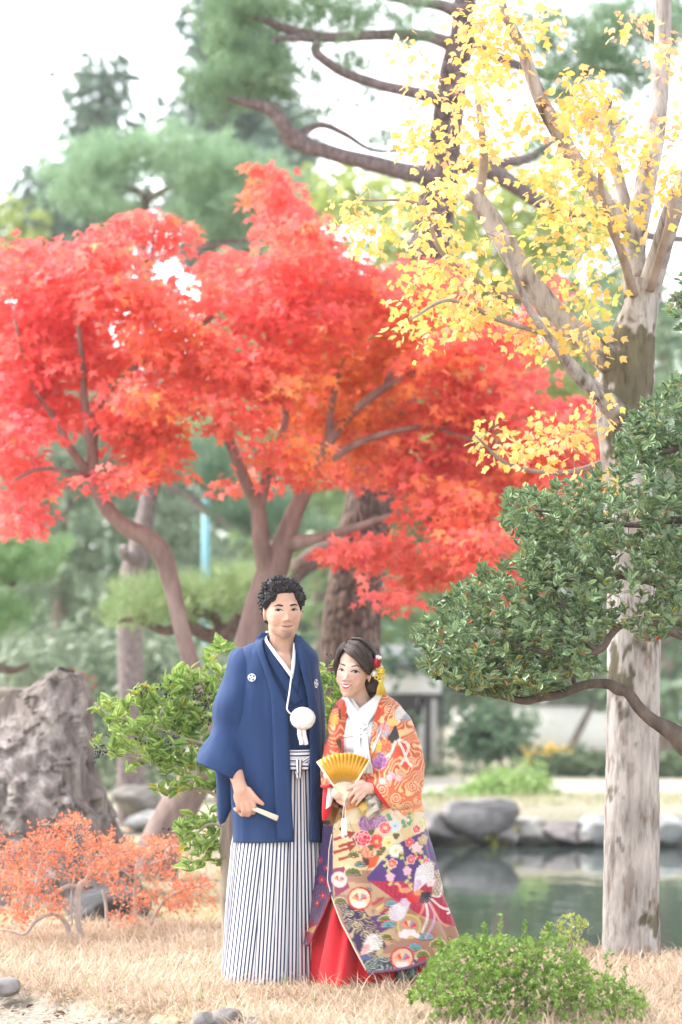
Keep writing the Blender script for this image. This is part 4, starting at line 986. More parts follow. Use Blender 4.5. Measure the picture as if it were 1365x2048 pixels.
far_tree('flower_bush', 'yellow flowering bush behind the clipped hedge', P(1105, 1530, 41), [[(1105, 1545, 3), (1105, 1510, 3)]], [(1085, 1503, 24, 13), (1118, 1498, 26, 12), (1105, 1512, 40, 10)], 9, 41., .25, .08, ((.62, .40, .03), (.75, .52, .05)), 8, .15, 'shrub')
far_tree('light_shrub', 'fresh light green shrub on the far bank above the block stone', P(1030, 1612, 31.2), [[(1030, 1620, 3), (1030, 1580, 3)]], [(1000, 1572, 52, 34), (1050, 1560, 44, 34), (1075, 1585, 32, 26), (960, 1590, 36, 24), (1020, 1595, 60, 20)], 12, 31.2, .3, .055, ((.22, .36, .09), (.36, .50, .17)), 8, .12, 'shrub')
far_tree('light_shrub', 'fresh light green low shrub on the far bank beside the robe', P(890, 1615, 31), [[(885, 1622, 3), (885, 1590, 3)]], [(885, 1598, 32, 22), (905, 1608, 26, 14), (860, 1605, 26, 18)], 9, 31., .25, .055, ((.20, .32, .10), (.32, .44, .17)), 8, .12, 'shrub')
far_tree('small_plant', 'yellow green plant growing at the foot of the block stone', P(995, 1690, 28.3), [[(995, 1700, 2), (995, 1670, 2)]], [(995, 1672, 16, 22), (1000, 1690, 10, 10)], 14, 28.3, .1, .06, ((.40, .44, .06), (.55, .52, .12)), 5, .08, 'plant')
far_tree('red_azalea', 'small red azalea behind the peak of the standing rock', P(165, 1400, 22), [[(165, 1420, 3), (165, 1380, 2)]], [(148, 1345, 12, 4), (178, 1356, 12, 5)], 10, 22., .08, .030, ((.58, .07, .04), (.62, .10, .05)), 3, .05, 'shrub', mat=REDLEAF)

# the wood far behind everything: one green mass
cl, _ = pads_points([(x, y, 75, 60, 82. + 3 * math.sin(x * .7 + y)) for x in range(-80, 1460, 95) for y in range(760, 1480, 80)], .8, 1.5)
pos, R, s = spray_leaves(cl, 11, .8, .3, .2, .66)
c = mixc((.13, .21, .11), (.27, .36, .19), .5 + 1.6 * fbm(pos, .35, 3) + rng.normal(size=len(pos)) * .2)
V, F, C = scatter(T_SMALL, pos, R, s, c)
o = tag(stuff(link('far_wood', mesh('far_wood', V, F, LEAF, C, False))), 'soft green wood closing the view far behind the garden', 'wood')
# ------------------------------------------------------------------ people: helpers
from mathutils.bvhtree import BVHTree
GD, BD = 12.10, 12.02                                       # distance of groom and bride
def remesh(parts, voxel, it=4):
    mb = MB()
    for V, F in parts: mb.add(V, F)
    me = mesh('tmp', np.concatenate(mb.V), [np.concatenate(f) for f in mb.F.values()])
    o = bpy.data.objects.new('tmp', me); COL.objects.link(o)
    m = o.modifiers.new('r', 'REMESH'); m.mode = 'VOXEL'; m.voxel_size = voxel; m.use_smooth_shade = True
    s = o.modifiers.new('s', 'SMOOTH'); s.factor = .5; s.iterations = it
    ev = o.evaluated_get(bpy.context.evaluated_depsgraph_get())
    r = bpy.data.meshes.new_from_object(ev)
    V = np.empty(len(r.vertices) * 3, np.float32); r.vertices.foreach_get('co', V)
    F = np.empty(len(r.loops), np.int32); r.loops.foreach_get('vertex_index', F)
    bpy.data.objects.remove(o); bpy.data.meshes.remove(me); bpy.data.meshes.remove(r)
    return V.reshape(-1, 3).astype(float), F.reshape(-1, 4)
def chain(pts, rad, n=5, seg=12):
    """closed rounded limb through points (world) with radii"""
    w = smooth_path(np.c_[np.asarray(pts, float), np.asarray(rad, float)], n)
    out = [tube(w[:, :3], w[:, 3], seg)]
    for p, r in ((w[0, :3], w[0, 3]), (w[-1, :3], w[-1, 3])): out.append(ellipsoid(p, (r, r, r), 12, 8))
    return out
class Head:
    """head-local frame: x to the picture's right, -y out of the face, z up, origin at eye level"""
    def __init__(s, px, py, d, yaw, roll, pitch=0., sc=1.0):
        s.R = np.array(Matrix.Rotation(roll, 3, 'Y') @ Matrix.Rotation(yaw, 3, 'Z') @ Matrix.Rotation(pitch, 3, 'X')); s.o = P(px, py, d); s.sc = sc
    def w(s, p): return (np.asarray(p, float) * s.sc) @ s.R.T + s.o
    def inv(s, p): return ((np.asarray(p) - s.o) @ s.R) / s.sc
    def ell(s, c, r, nu=24, nv=16):
        V, F = ellipsoid(c, r, nu, nv); return s.w(V), F
    def surf(s, bvh, x, z, out=0.0):
        o = s.w((x, -.25, z)); d = s.R @ np.array((0, 1., 0))
        h = bvh.ray_cast(Vector(o), Vector(d))
        p = np.array(h[0]) if h[0] is not None else s.w((x, -.08, z))
        return p - d * out * s.sc
def head_parts(h, jaw, female=False):
    k = .93 if female else 1.0
    L = [((0, .022, .045), (.074, .095, .083)), ((0, -.018, -.018), (.074 * k, .074, .084)), ((0, -.020, -.064), (jaw, .058, .048)), ((0, -.040, -.082), (.043 * k, .044, .037)), ((0, -.062, -.103), (.025 * k, .021, .019)),
         ((.035 * k, -.052, -.040), (.028, .021, .034)), ((-.035 * k, -.052, -.040), (.028, .021, .034)), ((.022, -.069, .022), (.030, .011, .014)), ((-.022, -.069, .022), (.030, .011, .014)),
         ((0, -.078, -.072), (.030, .014, .022)), ((.0125, -.090, -.041), (.0085, .009, .007)), ((-.0125, -.090, -.041), (.0085, .009, .007)), ((0, -.098, -.037), (.0100, .010, .0092))]
    out = [h.ell(c, r) for c, r in L]
    for sx in (-1, 1):
        V, F = ellipsoid((0, 0, 0), (.008, .021, .033), 16, 12); V = V @ np.array(Matrix.Rotation(.35 * sx, 3, 'Z')).T + np.array((sx * .077, .012, -.012)); out.append((h.w(V), F))
    out += chain(h.w([(0, -.078, .012), (0, -.090, -.015), (0, -.100, -.036)]), np.array((.007, .0072, .0088)) * h.sc)
    return out
SKIN, n_, l_, b_ = newmat('skin')
a_ = attr(n_); l_.new(a_.outputs['Color'], b_.inputs['Base Color']); b_.inputs['Roughness'].default_value = .6; b_.inputs['Specular IOR Level'].default_value = .22
b_.inputs['Subsurface Weight'].default_value = .25; b_.inputs['Subsurface Radius'].default_value = (.012, .005, .003); b_.inputs['Subsurface Scale'].default_value = .6
EYEW = plain_mat('eye white', (.46, .42, .40), .25, 0, 30, .03); EYED = plain_mat('dark eye', (.012, .008, .007), .5, 0, 30, .1, .1)
TOOTH = plain_mat('tooth', (.82, .78, .74), .3, 0, 30, .03)
HAIRM = {}
def hair_mat(name, c):
    m, n, l, b = newmat(name)
    b.inputs['Roughness'].default_value = .5; b.inputs['Specular IOR Level'].default_value = .28
    a = attr(n); x = N(n, 'ShaderNodeMixRGB', blend_type='MULTIPLY', Fac=1.0); x.inputs[2].default_value = (*c, 1); l.new(a.outputs['Color'], x.inputs[1]); l.new(x.outputs[0], b.inputs['Base Color'])
    return m
def tube_on(h, bvh, pts, rad, out, seg=8, n=5):
    """tube lying on the face through (x, z) points"""
    q = smooth_path(np.c_[np.asarray(pts, float), np.asarray(rad, float)], n)
    w = np.array([h.surf(bvh, x, z, out) for x, z, r in q])
    return tube(w, np.maximum(q[:, 2], .0003) * h.sc, seg)
def ribbon_on(h, bvh, top, bot, out, n=4):
    a, b = smooth_path(top, n), smooth_path(bot, n)
    g = np.stack([a, (a + b) / 2, b], 1)
    V = np.array([[h.surf(bvh, x, z, out) for x, z in r] for r in g]).reshape(-1, 3)
    return V, grid_faces(len(a), 3)

def ringloft(rows, d, nu=48, n=6, expo=2.0):
    """rings spanned between two picture points: rows (x0, y0, x1, y1, offset, half depth)"""
    r = smooth_path(rows, n)
    a = np.arange(nu) * 2 * math.pi / nu
    ca = np.sign(np.cos(a)) * np.abs(np.cos(a)) ** (2 / expo); sa = np.sign(np.sin(a)) * np.abs(np.sin(a)) ** (2 / expo)
    A = np.array([P(q[0], q[1], d + q[4]) for q in r]); B = np.array([P(q[2], q[3], d + q[4]) for q in r])
    return (A + B)[:, None] / 2 + (B - A)[:, None] / 2 * ca[None, :, None] + np.array((0, 1., 0)) * r[:, 5][:, None, None] * sa[None, :, None]
def solid(o, t=.004, off=-1.):
    m = o.modifiers.new('thickness', 'SOLIDIFY'); m.thickness = t; m.offset = off; return o
def vnormals(q, wrap):
    a = np.gradient(q, axis=0)
    b = (np.roll(q, -1, 1) - np.roll(q, 1, 1)) if wrap else np.gradient(q, axis=1)
    return unit(np.cross(b, a))
class Shell:
    """a garment's smooth form: rows (py, x0, x1, offset, half depth)"""
    def __init__(s, rows, d, expo=2.2): s.r = smooth_path(rows, 10); s.d = d; s.e = expo
    def at(s, py): return [np.interp(py, s.r[:, 0], s.r[:, k]) for k in range(1, 5)]
    def front(s, px, py, out=0.0):
        x0, x1, o, ry = s.at(py); c, hx = (x0 + x1) / 2, (x1 - x0) / 2
        t = np.clip(np.abs((px - c) / hx), 0, .995)
        off = o - ry * (1 - t ** s.e) ** (1 / s.e) - out
        return P(px, py, s.d + off)
    def ring(s, py, th):
        x0, x1, o, ry = s.at(py); c, hx = (x0 + x1) / 2, (x1 - x0) / 2
        ca = np.sign(np.cos(th)) * np.abs(np.cos(th)) ** (2 / s.e); sa = np.sign(np.sin(th)) * np.abs(np.sin(th)) ** (2 / s.e)
        return c + hx * ca, o + ry * sa
    def theta(s, px, py):
        x0, x1, o, ry = s.at(py); c, hx = (x0 + x1) / 2, (x1 - x0) / 2
        t = np.clip((px - c) / hx, -.999, .999)
        ca = np.sign(t) * np.abs(t) ** (s.e / 2)
        return -np.arccos(ca)
    def wrap(s, el, er, hem, nr, nu, top=None):
        """open sheet from the right front edge round the back to the left front edge; hem(t) = picture row of the hem"""
        el, er = np.asarray(el, float), np.asarray(er, float)
        t = np.linspace(0, 1, nu)
        V = np.zeros((nr, nu, 3)); PX = np.zeros((nr, nu)); PY = np.zeros((nr, nu))
        y0 = s.r[0, 0] if top is None else top
        hm = hem(t)
        for i in range(nr):
            py = y0 + (hm - y0) * i / (nr - 1)
            tr = s.theta(np.interp(py, er[:, 0], er[:, 1]), py); tl = s.theta(np.interp(py, el[:, 0], el[:, 1]), py)
            th = tr + (2 * math.pi + tl - tr) * t
            x, o = s.ring(py, th)
            V[i, :, 0] = (x - 682.5) * (s.d + o) / K; V[i, :, 1] = s.d + o; V[i, :, 2] = EYE - (py - 1359) * (s.d + o) / K
        return V
    def strip(s, a, b, out=.004, n=6, m=5, bulge=0.0):
        """band lying on the form between two picture polylines"""
        A, B = smooth_path(a, n), smooth_path(b, n)
        g = A[:, None] + (B - A)[:, None] * np.linspace(0, 1, m)[None, :, None]
        e = out + bulge * np.sin(np.linspace(0, math.pi, m))
        V = np.array([[s.front(x, y, e[j]) for j, (x, y) in enumerate(r)] for r in g])
        return V
def sheet(name, V, mat, parent, col=None, t=.003, uv=None, off=0.):
    n, m = V.shape[:2]
    o = link(name, mesh(name, V.reshape(-1, 3), grid_faces(n, m), mat, col if col is not None else np.ones((n * m, 3)), True, uv), parent)
    return solid(o, t, off) if t else o

# ------------------------------------------------------------------ groom
groom = thing('person', 'person in a navy haori and striped hakama holding a closed fan', 'person', P(545, 1968, GD))
NAVY = plain_mat('navy silk', (.017, .044, .130), .68, .25, 900, .06, .2, .05)
NAVY2 = plain_mat('navy silk lining', (.014, .037, .112), .68, .2, 900, .06, .2, .05)
WHITEC = plain_mat('white silk', (.80, .80, .82), .6, .15, 600, .04, .3, .2)
hg = Head(566, 1221, GD - .02, math.radians(13), math.radians(-2), math.radians(2))
g = lambda x, y, o=0.: P(x, y, GD + o)
parts = head_parts(hg, .064)
parts += chain(np.vstack([hg.w((0, .025, -.05)), g(565, 1290, .03), g(564, 1325, .05)]), (.060, .060, .078))
parts += chain([g(562, 1340, .04), g(558, 1430, .04), g(555, 1520, .04)], (.105, .12, .115)) 
parts += chain([g(505, 1335, .03), g(468, 1400, .04), g(452, 1470, .03), g(466, 1525, -.06), g(478, 1566, -.135)], (.05, .046, .042, .036, .030))
parts += chain([g(612, 1340, .05), g(625, 1420, .1), g(628, 1500, .09), g(622, 1570, .05)], (.05, .045, .04, .03))
parts += chain([g(622, 1570, .05), g(620, 1600, .03), g(618, 1615, .02)], (.03, .034, .022))
for sx, xx in ((525, 510), (585, 580)): parts += chain([g(sx, 1530, .04), g(xx, 1720, .04), g(xx - 4, 1900, .05), g(xx - 4, 1952, .05), g(xx - 6, 1958, -.08)], (.085, .062, .05, .035, .03))
# right hand: back of the hand to the viewer, fingers closed round the fan
HF = .085
V, F = ellipsoid((0, 0, 0), (.043, .024, .050)); Rr = np.array(Matrix.Rotation(math.radians(-12), 3, 'Y')); parts.append((V @ Rr.T + g(487, 1594, -.075 - HF), F))
parts += chain([g(478, 1566, -.05 - HF), g(484, 1585, -.07 - HF)], (.030, .034))
for pts, rr in (([(504, 1602, -.085), (509, 1616, -.088), (507, 1625, -.068), (499, 1622, -.052)], (.0125, .0115, .0105, .009)),
                ([(496, 1608, -.092), (499, 1622, -.092), (496, 1630, -.070), (489, 1625, -.054)], (.013, .0118, .0108, .009)),
                ([(486, 1609, -.092), (488, 1622, -.090), (485, 1629, -.068), (479, 1624, -.052)], (.0125, .0115, .0105, .009)),
                ([(476, 1604, -.086), (477, 1615, -.084), (475, 1621, -.064), (470, 1617, -.050)], (.0115, .0105, .0095, .008)),
                ([(497, 1580, -.075), (508, 1593, -.090), (517, 1602, -.096), (526, 1608, -.094)], (.015, .0135, .0118, .0088))):
    parts += chain([g(p[0], p[1], p[2] - HF) for p in pts], rr)
V, F = remesh(parts, .0042, 5)
q = hg.inv(V)
# press the eye sockets in, mark the mouth and the smile
f = (q[:, 1] < -.03)
def dent(q, c, s, a): return a * np.exp(-(((q - np.array(c)) / np.array(s)) ** 2).sum(1))
dy = np.zeros(len(q))
for sx in (-1, 1):
    dy += dent(q, (sx * .033, -.075, .002), (.017, .03, .009), .0065) + dent(q, (sx * .031, -.07, -.052), (.006, .03, .016), .0014)
    dy += dent(q, (sx * .034, -.07, -.064), (.006, .03, .006), .0015)
dy += dent(q, (0, -.08, -.069), (.032, .03, .0026), .0035) + dent(q, (0, -.08, -.088), (.02, .03, .006), .0015)
V = V + (np.array((0, 1., 0)) @ hg.R.T) * (dy * f)[:, None]
skin = np.array((.57, .35, .26))
c = np.repeat(skin[None], len(V), 0) * (1 + .10 * fbm(V, 60, 3)[:, None])
bl = np.exp(-(((np.abs(q[:, 0]) - .043) / .02) ** 2 + ((q[:, 2] + .035) / .02) ** 2)) * f
c = c * (1 - bl[:, None] * np.array((0, .10, .10)))
st = np.maximum(np.exp(-((q[:, 0] / .024) ** 2 + ((q[:, 2] + .104) / .014) ** 2)), .28 * np.exp(-((q[:, 0] / .030) ** 2 + ((q[:, 2] + .057) / .005) ** 2))) * f
st = st * (q[:, 2] > -.14) * (.75 + .8 * vnoise(q, 380))
c = c * (1 - np.clip(st, 0, .85)[:, None] * np.array((.62, .60, .52)))
hand = V[:, 2] < 1.0
c = np.where(hand[:, None], c * (1.0, .93, .92), c)
body = link('body', mesh('body', V, F, SKIN, c), groom)
bvh = BVHTree.FromPolygons([tuple(v) for v in V], [tuple(int(i) for i in r) for r in F[(q[F[:, 0], 2] > -.16)]])
def face_features(h, bvh, par, hairm, eye_w=.0150, eye_h=.0052, ez=.0, lid=.0015, brow_z=.024, brow=(.0030, .0040, .0032, .0012), brow_c=1.0, curve=.003, ex=.0335, gaze=0.):
    for sx in (-1, 1):
        x0 = sx * ex
        V, F = ribbon_on(h, bvh, [(x0 - eye_w, ez - .0008), (x0 - eye_w * .5, ez + eye_h * .75), (x0, ez + eye_h), (x0 + eye_w * .55, ez + eye_h * .7), (x0 + eye_w, ez - .0005)],
                         [(x0 - eye_w, ez - .0012), (x0 - eye_w * .5, ez - eye_h * .55), (x0, ez - eye_h * .6), (x0 + eye_w * .55, ez - eye_h * .5), (x0 + eye_w, ez - .001)], .0012)
        e = link('eye', mesh('eye', V, F, EYEW), par)
        xi = x0 + gaze
        V, F = ribbon_on(h, bvh, [(xi - .0062, ez), (xi - .004, ez + eye_h * .86), (xi, ez + eye_h * .98), (xi + .004, ez + eye_h * .86), (xi + .0062, ez)], [(xi - .0062, ez - .0003), (xi - .004, ez - eye_h * .5), (xi, ez - eye_h * .62), (xi + .004, ez - eye_h * .5), (xi + .0062, ez - .0003)], .0020)
        link('iris', mesh('iris', V, F, EYED), e)
        V, F = tube_on(h, bvh, [(x0 - eye_w * 1.08, ez - .001), (x0 - eye_w * .5, ez + eye_h * .85), (x0, ez + eye_h * 1.12), (x0 + eye_w * .55, ez + eye_h * .82), (x0 + eye_w * 1.1, ez - .0006)], (lid * .5, lid, lid * 1.1, lid, lid * .6), .001)
        link('eyelash', mesh('eyelash', V, F, hairm, np.ones((len(V), 3)) * .8), e)
        bx = [sx * (ex - .018), sx * (ex - .008), sx * (ex + .006), sx * (ex + .020)]
        V, F = tube_on(h, bvh, list(zip(bx, (brow_z - .001, brow_z + .002, brow_z + curve, brow_z - .002))), brow, .0002)
        link('eyebrow', mesh('eyebrow', V, F, hairm, np.ones((len(V), 3)) * brow_c), par)
BLACKH = hair_mat('black hair', (.016, .014, .016))
face_features(hg, bvh, body, BLACKH, .0148, .0050, .001, .0023, .021, curve=.004, brow_c=1.2, gaze=-.002)
LIPG = plain_mat('pale lips', (.46, .20, .17), .45, 0, 60, .05); LIPL = plain_mat('lip line', (.16, .06, .05), .6, 0, 60, .05)
V, F = tube_on(hg, bvh, [(-.029, -.0625), (-.016, -.0665), (0, -.068), (.016, -.0665), (.029, -.0625)], (.0009, .0016, .0016, .0016, .0009), .0006); link('mouth', mesh('mouth', V, F, LIPL), body)
V, F = tube_on(hg, bvh, [(-.022, -.0685), (0, -.0735), (.022, -.0685)], (.001, .0038, .001), -.0008); link('lip', mesh('lip', V, F, LIPG), body)
V, F = tube_on(hg, bvh, [(-.022, -.0635), (-.006, -.063), (0, -.064), (.006, -.063), (.022, -.0635)], (.0006, .0022, .0018, .0022, .0006), -.0006); link('lip', mesh('lip', V, F, LIPG), body)
# curly hair: a full cap with locks and loose curls
parts = [hg.ell((0, .038, .060), (.089, .093, .078), 32, 20), hg.ell((0, .060, -.005), (.080, .062, .075)), hg.ell((-.012, -.018, .108), (.070, .050, .034)), hg.ell((.066, .012, .055), (.026, .055, .045)), hg.ell((-.066, .012, .055), (.026, .055, .045)), hg.ell((-.006, -.040, .090), (.064, .036, .022)), hg.ell((-.052, -.040, .066), (.022, .026, .030)), hg.ell((.056, -.036, .066), (.018, .026, .026)), hg.ell((.076, .018, .010), (.010, .030, .030)), hg.ell((-.076, .022, .012), (.010, .026, .028))]
V, F = remesh(parts, .004, 4)
ql = hg.inv(V); nrm = unit(ql - np.array((0, .03, .04)))
V = V + (nrm * (.020 * fbm(ql, 55, 3) + .008 * fbm(ql, 130, 2))[:, None]) @ hg.R.T
hair = link('hair', mesh('hair', V, F, BLACKH, np.ones((len(V), 3))), groom)
hb = BVHTree.FromPolygons([tuple(v) for v in V], [tuple(int(i) for i in r) for r in F])
mb = MB()
for i in range(460):
    d0 = unit(rng.normal(size=3) * (1, .9, .8) + (0, -.25, .55))
    hit = hb.ray_cast(Vector(hg.w(np.array((0, .03, .05)) + d0 * .3)), Vector(-(d0 @ hg.R.T)))
    if hit[0] is None: continue
    p = hg.inv(np.array(hit[0])); nn = d0
    t0 = unit(np.cross(nn, rng.normal(size=3))); t1 = np.cross(nn, t0)
    rr = rng.uniform(.005, .011); tr = rng.uniform(.9, 1.7) * math.pi; L = rng.uniform(.008, .024)
    s_ = np.linspace(0, 1, 9)[:, None]
    pts = p + nn * (-.002 + .010 * np.sin(s_ * math.pi)) + t0 * rr * np.cos(s_ * tr) + t1 * rr * np.sin(s_ * tr) + t0 * L * (s_ - .5) + np.array((0, -.2, -.4)) * .008 * s_
    if pts[:, 2].min() < .072 and pts[:, 1].min() < -.03: continue
    V, F = tube(hg.w(pts), np.interp(s_[:, 0], (0, .3, 1), (.0022, .0036, .0010)), 5); mb.add(V, F, np.ones(3) * rng.uniform(.7, 2.6))
stuff(mb.build('curls', BLACKH, hair))

# haori
GSH = Shell([(1272, 534, 600, .03, .045), (1284, 510, 610, .03, .065), (1296, 486, 624, .03, .085), (1312, 466, 636, .03, .10), (1345, 462, 638, .03, .118), (1400, 458, 644, .03, .135), (1480, 458, 648, .03, .14), (1560, 462, 648, .03, .158), (1640, 466, 646, .03, .172), (1700, 467, 645, .03, .18)], GD, 2.4)
el = [(1270, 536), (1282, 513), (1310, 522), (1334, 529), (1383, 556), (1416, 573), (1440, 577), (1500, 578), (1600, 583), (1690, 587)]
er = [(1270, 590), (1293, 590), (1350, 606), (1372, 612), (1415, 619), (1500, 622), (1600, 622), (1690, 622)]
V = GSH.wrap(el, er, lambda t: 1683 + 3 * np.sin(t * 9), 150, 240)
nv = vnormals(V, False)
fold = .024 * fbm(V * (1, 1, .22), 8, 3, 3) + .014 * fbm(V * (1, 1, .12), 20, 3, 8)
fold += .005 * np.sin(V[..., 0] * 60 + V[..., 2] * 7 + 5 * fbm(V, 3, 2)) * np.clip((1.15 - V[..., 2]) / .4, 0, 1)
fold = np.clip(fold, -.022, .009)
fold += -.010 * np.exp(-((V[..., 0] - P(470, 1500, GD)[0]) / .02) ** 2)
V = V + nv * fold[..., None]
haori = sheet('haori', V, NAVY, groom, t=.003)
def gstrip(name, a, b, out, mat, par, m=6, t=.003, sh=GSH, bulge=0.):
    return sheet(name, sh.strip(a, b, out, 8, m, bulge), mat, par, t=t)
gstrip('collar_band', [(522, 1264), (511, 1288), (528, 1340), (541, 1384), (545, 1440), (547, 1500), (551, 1600), (556, 1684)], [(536, 1266), (526, 1290), (543, 1345), (562, 1385), (576, 1425), (580, 1500), (584, 1600), (588, 1684)], .009, NAVY, haori, bulge=.004)
gstrip('collar_band', [(590, 1284), (600, 1320), (607, 1355), (615, 1390), (619, 1430), (620, 1500), (621, 1600), (621, 1685)], [(603, 1290), (615, 1320), (622, 1355), (632, 1390), (640, 1430), (643, 1500), (644, 1600), (643, 1685)], .009, NAVY, haori, bulge=.004)
V = ringloft([(506, 1308, 520, 1314, .03, .02), (484, 1298, 530, 1324, .03, .06), (464, 1306, 532, 1345, .03, .085), (452, 1345, 522, 1385, .02, .095), (436, 1392, 514, 1432, .02, .10), (424, 1440, 506, 1480, .02, .10), (411, 1490, 494, 1525, -.03, .105), (399, 1526, 476, 1562, -.07, .095)], GD, 120, 14)
nv = vnormals(V, True)
dd = (V - P(480, 1320, GD)) @ unit(np.array((-.35, 0, -1.)))
V = V + nv * (0.040 * fbm(V * (1, 1, .35), 9, 3, 14) + .011 * np.sin(dd * 24 + 5 * fbm(V, 5, 2)) * np.clip(dd / .3, 0, 1))[..., None] * np.clip(np.arange(len(V)) / 12, 0, 1)[:, None, None]
o = solid(link('sleeve', mesh('sleeve', V.reshape(-1, 3), grid_faces(len(V), 120, True), NAVY, None), haori), .004)
V = ringloft([(428, 1500, 486, 1530, .05, .05), (430, 1540, 474, 1556, .05, .045), (433, 1580, 470, 1585, .05, .035), (434, 1615, 466, 1612, .05, .03), (436, 1638, 458, 1630, .05, .025), (441, 1650, 450, 1644, .05, .012)], GD, 64, 8)
V = V + vnormals(V, True) * (.010 * fbm(V * (1, 1, .3), 16, 2))[..., None]
link('sleeve', mesh('sleeve', V.reshape(-1, 3), grid_faces(len(V), 64, True), NAVY, None), haori)
V = ringloft([(600, 1300, 636, 1330, .05, .06), (604, 1380, 646, 1385, .06, .08), (606, 1460, 650, 1460, .06, .085), (608, 1540, 650, 1545, .05, .085), (612, 1580, 649, 1582, .05, .07)], GD, 64, 8)
solid(link('sleeve', mesh('sleeve', V.reshape(-1, 3), grid_faces(len(V), 64, True), NAVY, None), haori), .004)
def crest(px, py, rx, ry, sh, par, tilt=0.):
    n = 28; a = np.arange(n) * 2 * math.pi / n
    V = [sh.front(px, py, .014)] + [sh.front(px + rx * r * math.cos(t), py + ry * r * math.sin(t), .014) for r in (.5, 1.) for t in a]
    F = [(0, 1 + i, 1 + (i + 1) % n) for i in range(n)]; F4 = [(1 + i, 1 + n + i, 1 + n + (i + 1) % n, 1 + (i + 1) % n) for i in range(n)]
    k = link('crest', mesh('crest', np.array(V), [np.array(F), np.array(F4)], WHITEC), par)
    for j in range(4):
        t = j * math.pi / 2 + .2
        c0 = (px + rx * .62 * math.cos(t + .78), py + ry * .62 * math.sin(t + .78))
        V = [sh.front(c0[0] + rx * .26 * math.cos(u), c0[1] + ry * .26 * math.sin(u), .0152) for u in np.arange(10) * .6283]
        link('crest_mark', mesh('crest_mark', np.array(V), np.array([list(range(10))]), NAVY), k)
    V = [sh.front(px + rx * .16 * math.cos(u), py + ry * .16 * math.sin(u), .0152) for u in np.arange(10) * .6283]
    link('crest_mark', mesh('crest_mark', np.array(V), np.array([list(range(10))]), NAVY), k)
crest(504, 1355, 8, 8, GSH, haori); crest(633, 1367, 4, 9, GSH, haori)
# kimono under it, white undercollar
GK = Shell([(1268, 538, 594, .035, .045), (1284, 522, 600, .03, .058), (1300, 505, 612, .03, .07), (1340, 480, 628, .03, .098), (1400, 472, 634, .03, .118), (1480, 475, 638, .03, .122), (1530, 476, 638, .03, .122)], GD, 2.2)
V = GK.wrap([(1268, 540), (1285, 532), (1345, 580), (1352, 590), (1530, 590)], [(1268, 590), (1285, 592), (1345, 588), (1352, 582), (1530, 582)], lambda t: 1525 + 0 * t, 60, 160)
kim = sheet('kimono', V, NAVY2, groom, t=.003)
gstrip('kimono_collar', [(530, 1262), (522, 1284), (536, 1320), (553, 1352), (573, 1386), (590, 1410)], [(538, 1262), (533, 1284), (549, 1312), (567, 1338), (584, 1366), (606, 1402)], .008, NAVY2, kim, sh=GK, bulge=.003)
gstrip('kimono_collar', [(590, 1288), (589, 1310), (586, 1340), (578, 1372), (566, 1400)], [(602, 1290), (603, 1315), (602, 1345), (598, 1378), (592, 1408)], .005, NAVY2, kim, sh=GK, bulge=.003)
gstrip('undercollar', [(533, 1262), (529, 1278), (545, 1305), (562, 1328), (583, 1357)], [(538, 1262), (534.5, 1277), (550, 1300), (567, 1322), (586, 1348)], .011, WHITEC, kim, sh=GK, bulge=.002)
gstrip('undercollar', [(587, 1285), (586, 1305), (584.5, 1330), (580, 1352)], [(592, 1287), (591.5, 1308), (590, 1332), (585.5, 1357)], .009, WHITEC, kim, sh=GK, bulge=.002)

# hakama: overlapping pleats, each with its own stripes
STRIPE, n_, l_, b_ = newmat('striped hakama silk')
b_.inputs['Roughness'].default_value = .6; b_.inputs['Specular IOR Level'].default_value = .3; b_.inputs['Sheen Weight'].default_value = .15
uvn = N(n_, 'ShaderNodeUVMap'); sx_ = N(n_, 'ShaderNodeSeparateXYZ'); l_.new(uvn.outputs[0], sx_.inputs[0])
fr_ = N(n_, 'ShaderNodeMath', operation='FRACT'); l_.new(sx_.outputs[0], fr_.inputs[0])
cr_ = ramp(n_, [(0, (.028, .034, .095)), (.36, (.028, .034, .095)), (.42, (.78, .78, .82)), (.94, (.78, .78, .82)), (1.0, (.028, .034, .095))]); l_.new(fr_.outputs[0], cr_.inputs[0]); l_.new(cr_.outputs[0], b_.inputs['Base Color'])
GH = Shell([(1490, 530, 638, .03, .098), (1520, 505, 639, .03, .102), (1560, 492, 640, .03, .105), (1680, 466, 641, .03, .132), (1720, 462, 642, .03, .15), (1800, 455, 641, .04, .175), (1900, 450, 636, .04, .195), (1975, 446, 632, .04, .20)], GD, 2.3)
T, Bm = 1505., 1972.
bl_ = [(508, 447), (540, 508), (566, 548), (582, 575), (594, 598), (606, 617), (620, 633)]
mb = MB()
PER = 7.3
for k in range(len(bl_) - 1):
    (a0, a1), (b0, b1) = bl_[k], bl_[k + 1]
    nr, nc = 70, 26
    yy = np.linspace(T, Bm, nr)
    V = np.zeros((nr, nc, 3)); U = np.zeros((nr, nc, 2))
    for i, y in enumerate(yy):
        f = (y - T) / (Bm - T); f = f ** .85
        xa, xb = a0 + (a1 - a0) * f, b0 + (b1 - b0) * f + 5 * f + 1
        xs_ = np.linspace(xa, xb, nc); tt = np.linspace(0, 1, nc)
        depth = .004 + (.012 + .016 * f) * np.clip(1 - tt, 0, 1) ** 1.4 + .010 * f * np.sin(math.pi * tt) * np.sin(2.5 * f + k) 
        for j in range(nc):
            p = GH.front(xs_[j], y, depth[j]); V[i, j] = p
        U[i, :, 0] = (xs_ - xa) / PER + k * .37 - .15; U[i, :, 1] = f
    V[..., 1] += .012 * fbm(V * (1, 0, .25), 8, 2, k)
    mb.add(V.reshape(-1, 3), grid_faces(nr, nc), None, U.reshape(-1, 2))
hak = solid(mb.build('hakama', STRIPE, groom), .002)
